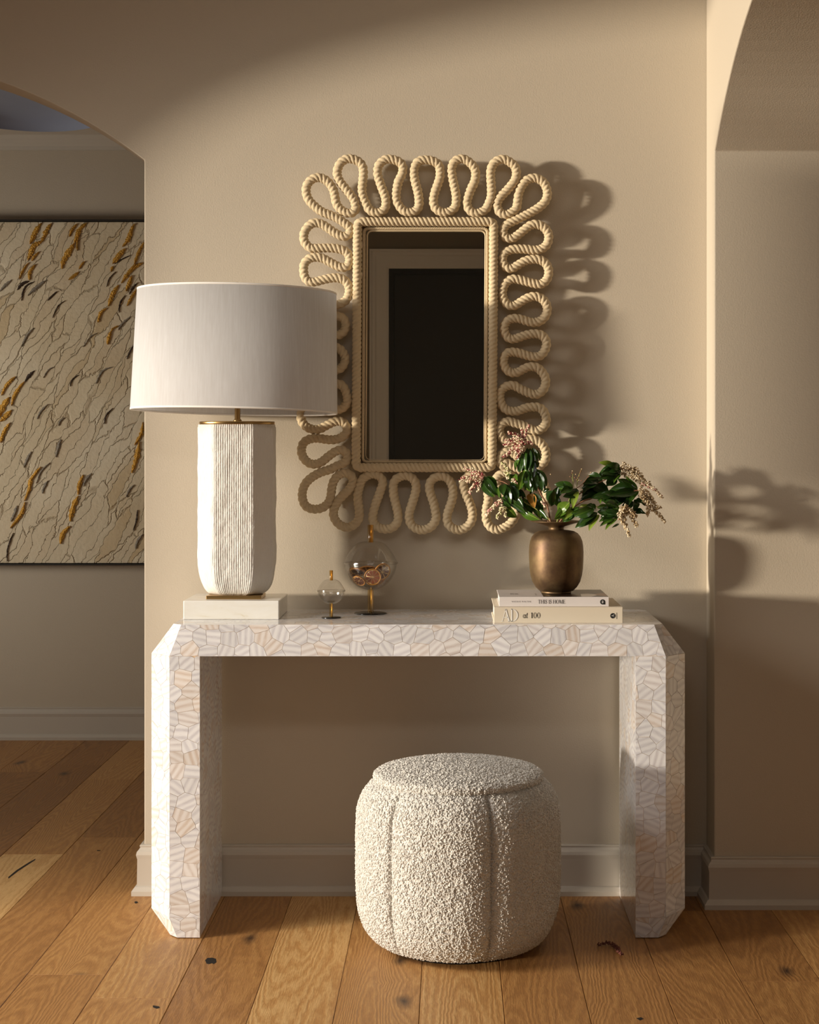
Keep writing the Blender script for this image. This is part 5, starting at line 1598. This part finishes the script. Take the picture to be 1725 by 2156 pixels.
# F: middle right
Fb = branch('middle right branch of dark glossy leaves ending in the sprays that reach farthest right')
twig(Fb, [(1180, 1120), b__(0, 1060), b__(300, 780), b__(700, 660), b__(1000, 620), b__(1190, 590)], 0.0024, 0.0013, -0.03)
for q in [(1170, 580, 750, 585, 112, .15), (1170, 570, 890, 420, 92, .3), (1160, 560, 1000, 430, 70, .45), (1170, 600, 740, 670, 102, .06), (1195, 610, 1055, 695, 55, .82), (1185, 620, 1040, 810, 62, .4), (1180, 620, 900, 785, 82, .05), (1195, 700, 1285, 830, 80, .05), (800, 650, 505, 700, 82, .15), (835, 700, 555, 745, 62, .3), (900, 690, 620, 640, 80, .1),
          (1100, 760, 900, 900, 90, .03), (1180, 750, 1100, 880, 80, .04), (1150, 880, 1270, 940, 50, .1), (1100, 900, 1250, 900, 50, .05), (1000, 700, 740, 760, 90, .04), (1000, 640, 820, 700, 80, .03), (700, 740, 900, 800, 60, .05), (960, 800, 1120, 820, 80, .03)]:
    leaf(Fb, b__(q[0], q[1]), b__(q[2], q[3]), q[4] * kb, q[5], -0.02)
BR = [M_budb, M_budb, M_bud]
for q in [([(1220, 500), (1400, 560), (1545, 705)], 62, [M_bud, M_budp, M_bud]), ([(1200, 560), (1320, 640), (1430, 790)], 95, ST), ([(1210, 640), (1330, 780), (1400, 900)], 90, BR), ([(1380, 820), (1450, 850), (1520, 850)], 90, BR), ([(1420, 880), (1500, 960), (1585, 1075)], 60, BR), ([(1260, 760), (1340, 880), (1310, 970)], 90, BR), ([(1210, 580), (1290, 680), (1400, 760)], 90, ST), ([(1300, 480), (1380, 540)], 60, ST)]:
    panicle(Fb, [b__(*p) for p in q[0]], q[1] * kb, q[2], -0.03, 1.0)
# G: low right
G = branch('low right branch hanging over the vase lip with a thick pale spray pointing down')
twig(G, [(1184, 1115), b__(60, 1060), b__(250, 860), b__(500, 830), b__(700, 880), b__(900, 915)], 0.0022, 0.0012, -0.06, M_twigg)
for q in [(885, 900, 560, 920, 132, .12), (890, 890, 690, 780, 90, .35), (895, 880, 770, 765, 60, .6), (885, 930, 610, 1000, 102, .1), (870, 960, 585, 1070, 72, .4), (880, 990, 625, 1125, 62, .5), (870, 1000, 715, 1135, 52, .7), (890, 1100, 780, 1158, 24, .05), (520, 850, 210, 985, 112, .28), (520, 870, 390, 830, 60, .2), (560, 930, 225, 1160, 102, .15), (590, 960, 435, 1205, 72, .84),
          (350, 960, 330, 1095, 52, .2), (560, 860, 730, 820, 50, .5), (870, 900, 640, 850, 90, .08), (620, 730, 610, 800, 30, .7), (840, 1010, 640, 1060, 70, .15), (480, 830, 300, 810, 36, .85)]:
    leaf(G, b__(q[0], q[1]), b__(q[2], q[3]), q[4] * kb, q[5], -0.055)
for q in [([(920, 880), (970, 1060), (1045, 1290)], 92, ST), ([(930, 870), (1060, 960), (1155, 1140)], 112, BR), ([(930, 900), (960, 850), (1010, 820)], 80, BR), ([(910, 900), (900, 1000), (960, 1100)], 80, ST), ([(940, 880), (1080, 900), (1150, 990)], 90, BR)]:
    panicle(G, [b__(*p) for p in q[0]], q[1] * kb, q[2], -0.065, 1.0)

# fallen spray on the floor by the right leg
def fp3(px, py, h):
    x, y = FP(px, py)
    return Vector((x, y, h))
vzs = VZ
pts = [fp3(1262, 1993, 0.004), fp3(1278, 1990, 0.006), fp3(1295, 1998, 0.006), fp3(1309, 2014, 0.004)]
me_o = None
def floor_spray():
    ctr, _ = catmull(pts, 0.0016)
    vs, fs = [], []
    v_, f_ = tube_mesh(ctr[::3] + [ctr[-1]], 0.0009, 5)
    vs += v_; fs += f_
    for c in ctr:
        for _ in range(2):
            o_ = Vector((rl.uniform(-1, 1), rl.uniform(-1, 1), rl.uniform(-0.3, 0.7))) * 0.0055
            k0 = len(vs)
            for q in BUD[0][0]:
                vs.append(c + o_ + q * 0.0019)
            for f in BUD[0][1]:
                fs.append(tuple(k0 + a for a in f))
    zmin = min(v.z for v in vs)
    vs = [v - Vector((0, 0, zmin - 0.0006)) for v in vs]
    return mesh('fallen_spray', vs, fs, mat('withered_buds', (0.16, 0.045, 0.03), 0.6), None, True)
tag(floor_spray(), 'small withered reddish flower spray lying on the floorboards beside the right table leg', 'flower')

# ---------------------------------------------------------------- boucle stool
M_boucle = mat('ivory_boucle', (0.72, 0.665, 0.585), 0.95)
def boucle_nodes(m):
    b = bsdf(m)
    b.inputs['Sheen Weight'].default_value = 0.25
    tc = N(m, 'ShaderNodeTexCoord')
    v = N(m, 'ShaderNodeTexVoronoi', inp={'Scale': 260.0})
    n = N(m, 'ShaderNodeTexNoise', inp={'Scale': 420.0, 'Detail': 3.0})
    L(m, tc, 'Object', v, 'Vector'); L(m, tc, 'Object', n, 'Vector')
    h = N(m, 'ShaderNodeMath', operation='SUBTRACT')
    L(m, n, 'Fac', h, 0); L(m, v, 'Distance', h, 1)
    bu = N(m, 'ShaderNodeBump', inp={'Strength': 0.9, 'Distance': 0.003})
    L(m, h, 'Value', bu, 'Height'); L(m, bu, 'Normal', b, 'Normal')
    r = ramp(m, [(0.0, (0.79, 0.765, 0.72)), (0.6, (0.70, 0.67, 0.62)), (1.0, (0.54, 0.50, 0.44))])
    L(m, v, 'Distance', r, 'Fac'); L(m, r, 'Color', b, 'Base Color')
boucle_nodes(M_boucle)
SXc, SYc = 0.0175, -0.437
stool = thing('boucle_stool', 'round ivory boucle pouf stool with stitched lobes, tucked under the console', 'stool', (SXc, SYc, 0))
SEAM0 = math.radians(-90 + 18.6)
def curl(p):
    return noise.noise(p * 45) * 0.0008
def curve_profile(pts, n_):
    ctr, _ = catmull([Vector((r, z, 0)) for r, z in pts], 0.0019)
    return ctr
prof_b = [(0.150, 0.010), (0.175, 0.011), (0.197, 0.020), (0.216, 0.038), (0.230, 0.062), (0.239, 0.095), (0.2425, 0.135), (0.2435, 0.19), (0.2435, 0.25), (0.2425, 0.30), (0.239, 0.333), (0.229, 0.362), (0.214, 0.383), (0.201, 0.3925), (0.190, 0.395), (0.175, 0.391)]
cp = curve_profile(prof_b, 0)
NT = 420
vs, fs = [], []
nz_ = len(cp)
for i in range(NT):
    th = 2 * math.pi * i / NT
    d = ((th - SEAM0) / (math.pi / 3)) % 1.0
    e = min(d, 1 - d) * math.pi / 3         # angle from the nearest seam
    for c in cp:
        r, z = c.x, c.y
        amp = min(1.0, max(0.0, (z - 0.012) / 0.05)) * min(1.0, max(0.0, (0.395 - z) / 0.02) + 0.25)
        lobe = -0.0085 * (1 - min(e / 0.30, 1.0)) ** 2 * amp
        groove = -0.0085 * math.exp(-(e / 0.020) ** 2) * amp
        pt = Vector((r * math.cos(th), r * math.sin(th), z))
        k = curl(pt + Vector((3, 1, 2))) * min(1.0, 0.45 + e / 0.03)
        rr = r + lobe + groove + k * 0.9
        vs.append((SXc + rr * math.cos(th), SYc + rr * math.sin(th), z + k * (0.7 if z > 0.36 else 0.1)))
for i in range(NT):
    i2 = (i + 1) % NT
    for j in range(nz_ - 1):
        fs.append((i * nz_ + j, i2 * nz_ + j, i2 * nz_ + j + 1, i * nz_ + j + 1))
fs.append(tuple(i * nz_ for i in reversed(range(NT))))
mesh('stool_body', vs, fs, M_boucle, stool, True)
prof_s = [(0.186, 0.388), (0.197, 0.3935), (0.2015, 0.401), (0.199, 0.4085), (0.191, 0.4135), (0.178, 0.4175), (0.155, 0.4225), (0.12, 0.4285), (0.08, 0.4325), (0.04, 0.4345), (0.0015, 0.435)]
cs = curve_profile(prof_s, 0)
NT = 240
vs, fs = [], []
nz_ = len(cs)
for i in range(NT):
    th = 2 * math.pi * i / NT
    for c in cs:
        r, z = c.x, c.y
        pt = Vector((r * math.cos(th), r * math.sin(th), z))
        k = curl(pt)
        up = 1.0 if r < 0.185 else 0.4
        rr = r + k * (1 - up)
        vs.append((SXc + rr * math.cos(th), SYc + rr * math.sin(th), z + k * up))
for i in range(NT):
    i2 = (i + 1) % NT
    for j in range(nz_ - 1):
        fs.append((i * nz_ + j, i2 * nz_ + j, i2 * nz_ + j + 1, i * nz_ + j + 1))
fs.append(tuple(i * nz_ + nz_ - 1 for i in range(NT)))
mesh('seat_pad', vs, fs, M_boucle, stool, True)
# the curls of the fabric: small looped tufts, one mesh
import numpy as np
def nap(name, objs, spacing, rmin, rmax):
    rg = np.random.default_rng(4)
    P_, N_ = [], []
    for o in objs:
        me = o.data
        me.calc_loop_triangles()
        co = np.empty(len(me.vertices) * 3); me.vertices.foreach_get('co', co); co = co.reshape(-1, 3)
        tr = np.empty(len(me.loop_triangles) * 3, dtype=np.int32); me.loop_triangles.foreach_get('vertices', tr); tr = tr.reshape(-1, 3)
        a, b_, c = co[tr[:, 0]], co[tr[:, 1]], co[tr[:, 2]]
        nn = np.cross(b_ - a, c - a)
        ar = np.linalg.norm(nn, axis=1) / 2
        keep = (ar > 1e-12) & ((a[:, 2] > 0.014))
        a, b_, c, nn, ar = a[keep], b_[keep], c[keep], nn[keep], ar[keep]
        cnt = int(ar.sum() / spacing ** 2)
        idx = rg.choice(len(ar), cnt, p=ar / ar.sum())
        u, v = rg.random(cnt), rg.random(cnt)
        fl = u + v > 1
        u[fl], v[fl] = 1 - u[fl], 1 - v[fl]
        P_.append(a[idx] + (b_[idx] - a[idx]) * u[:, None] + (c[idx] - a[idx]) * v[:, None])
        nrm = nn[idx] / np.linalg.norm(nn[idx], axis=1)[:, None]
        mid = np.array([SXc, SYc, 0.2])
        s = np.sign(((P_[-1] - mid) * nrm).sum(1))
        N_.append(nrm * s[:, None])
    P_, N_ = np.concatenate(P_), np.concatenate(N_)
    k = len(P_)
    bv_ = np.array([tuple(v) for v in BUD[0][0]]); bf_ = np.array(BUD[0][1])
    t = rg.normal(size=(k, 3)); t -= N_ * (t * N_).sum(1)[:, None]; t /= np.linalg.norm(t, axis=1)[:, None]
    w_ = np.cross(N_, t)
    r = rg.uniform(rmin, rmax, k)
    el, ht = r * rg.uniform(0.9, 1.7, k), r * rg.uniform(0.7, 1.15, k)
    base = P_ + N_ * (rg.uniform(-0.0008, 0.0008, k))[:, None]
    V = base[:, None, :] + (bv_[None, :, 0:1] * el[:, None, None]) * t[:, None, :] + (bv_[None, :, 1:2] * r[:, None, None] * 0.8) * w_[:, None, :] + (bv_[None, :, 2:3] * ht[:, None, None]) * N_[:, None, :]
    V += rg.normal(scale=0.00022, size=V.shape)
    Fc = (bf_[None] + (np.arange(k) * len(bv_))[:, None, None]).reshape(-1, 3)
    V = V.reshape(-1, 3)
    me = bpy.data.meshes.new(name)
    me.vertices.add(len(V)); me.vertices.foreach_set('co', V.ravel())
    me.loops.add(Fc.size); me.loops.foreach_set('vertex_index', Fc.ravel().astype(np.int32))
    me.polygons.add(len(Fc)); me.polygons.foreach_set('loop_start', np.arange(0, Fc.size, 3, dtype=np.int32))
    me.polygons.foreach_set('use_smooth', np.ones(len(Fc), dtype=bool))
    me.update(calc_edges=True)
    o = link(name, me, M_boucle, stool)
    o['kind'] = 'stuff'
    return k
print('curls', nap('fabric_curls', [o for o in stool.children if o.type == 'MESH'], 0.0041, 0.0018, 0.0031))
lathe('stool_base', [(0, 0), (0.158, 0), (0.158, 0.0115), (0, 0.0115)], M_black, stool, (SXc, SYc, 0), 48)
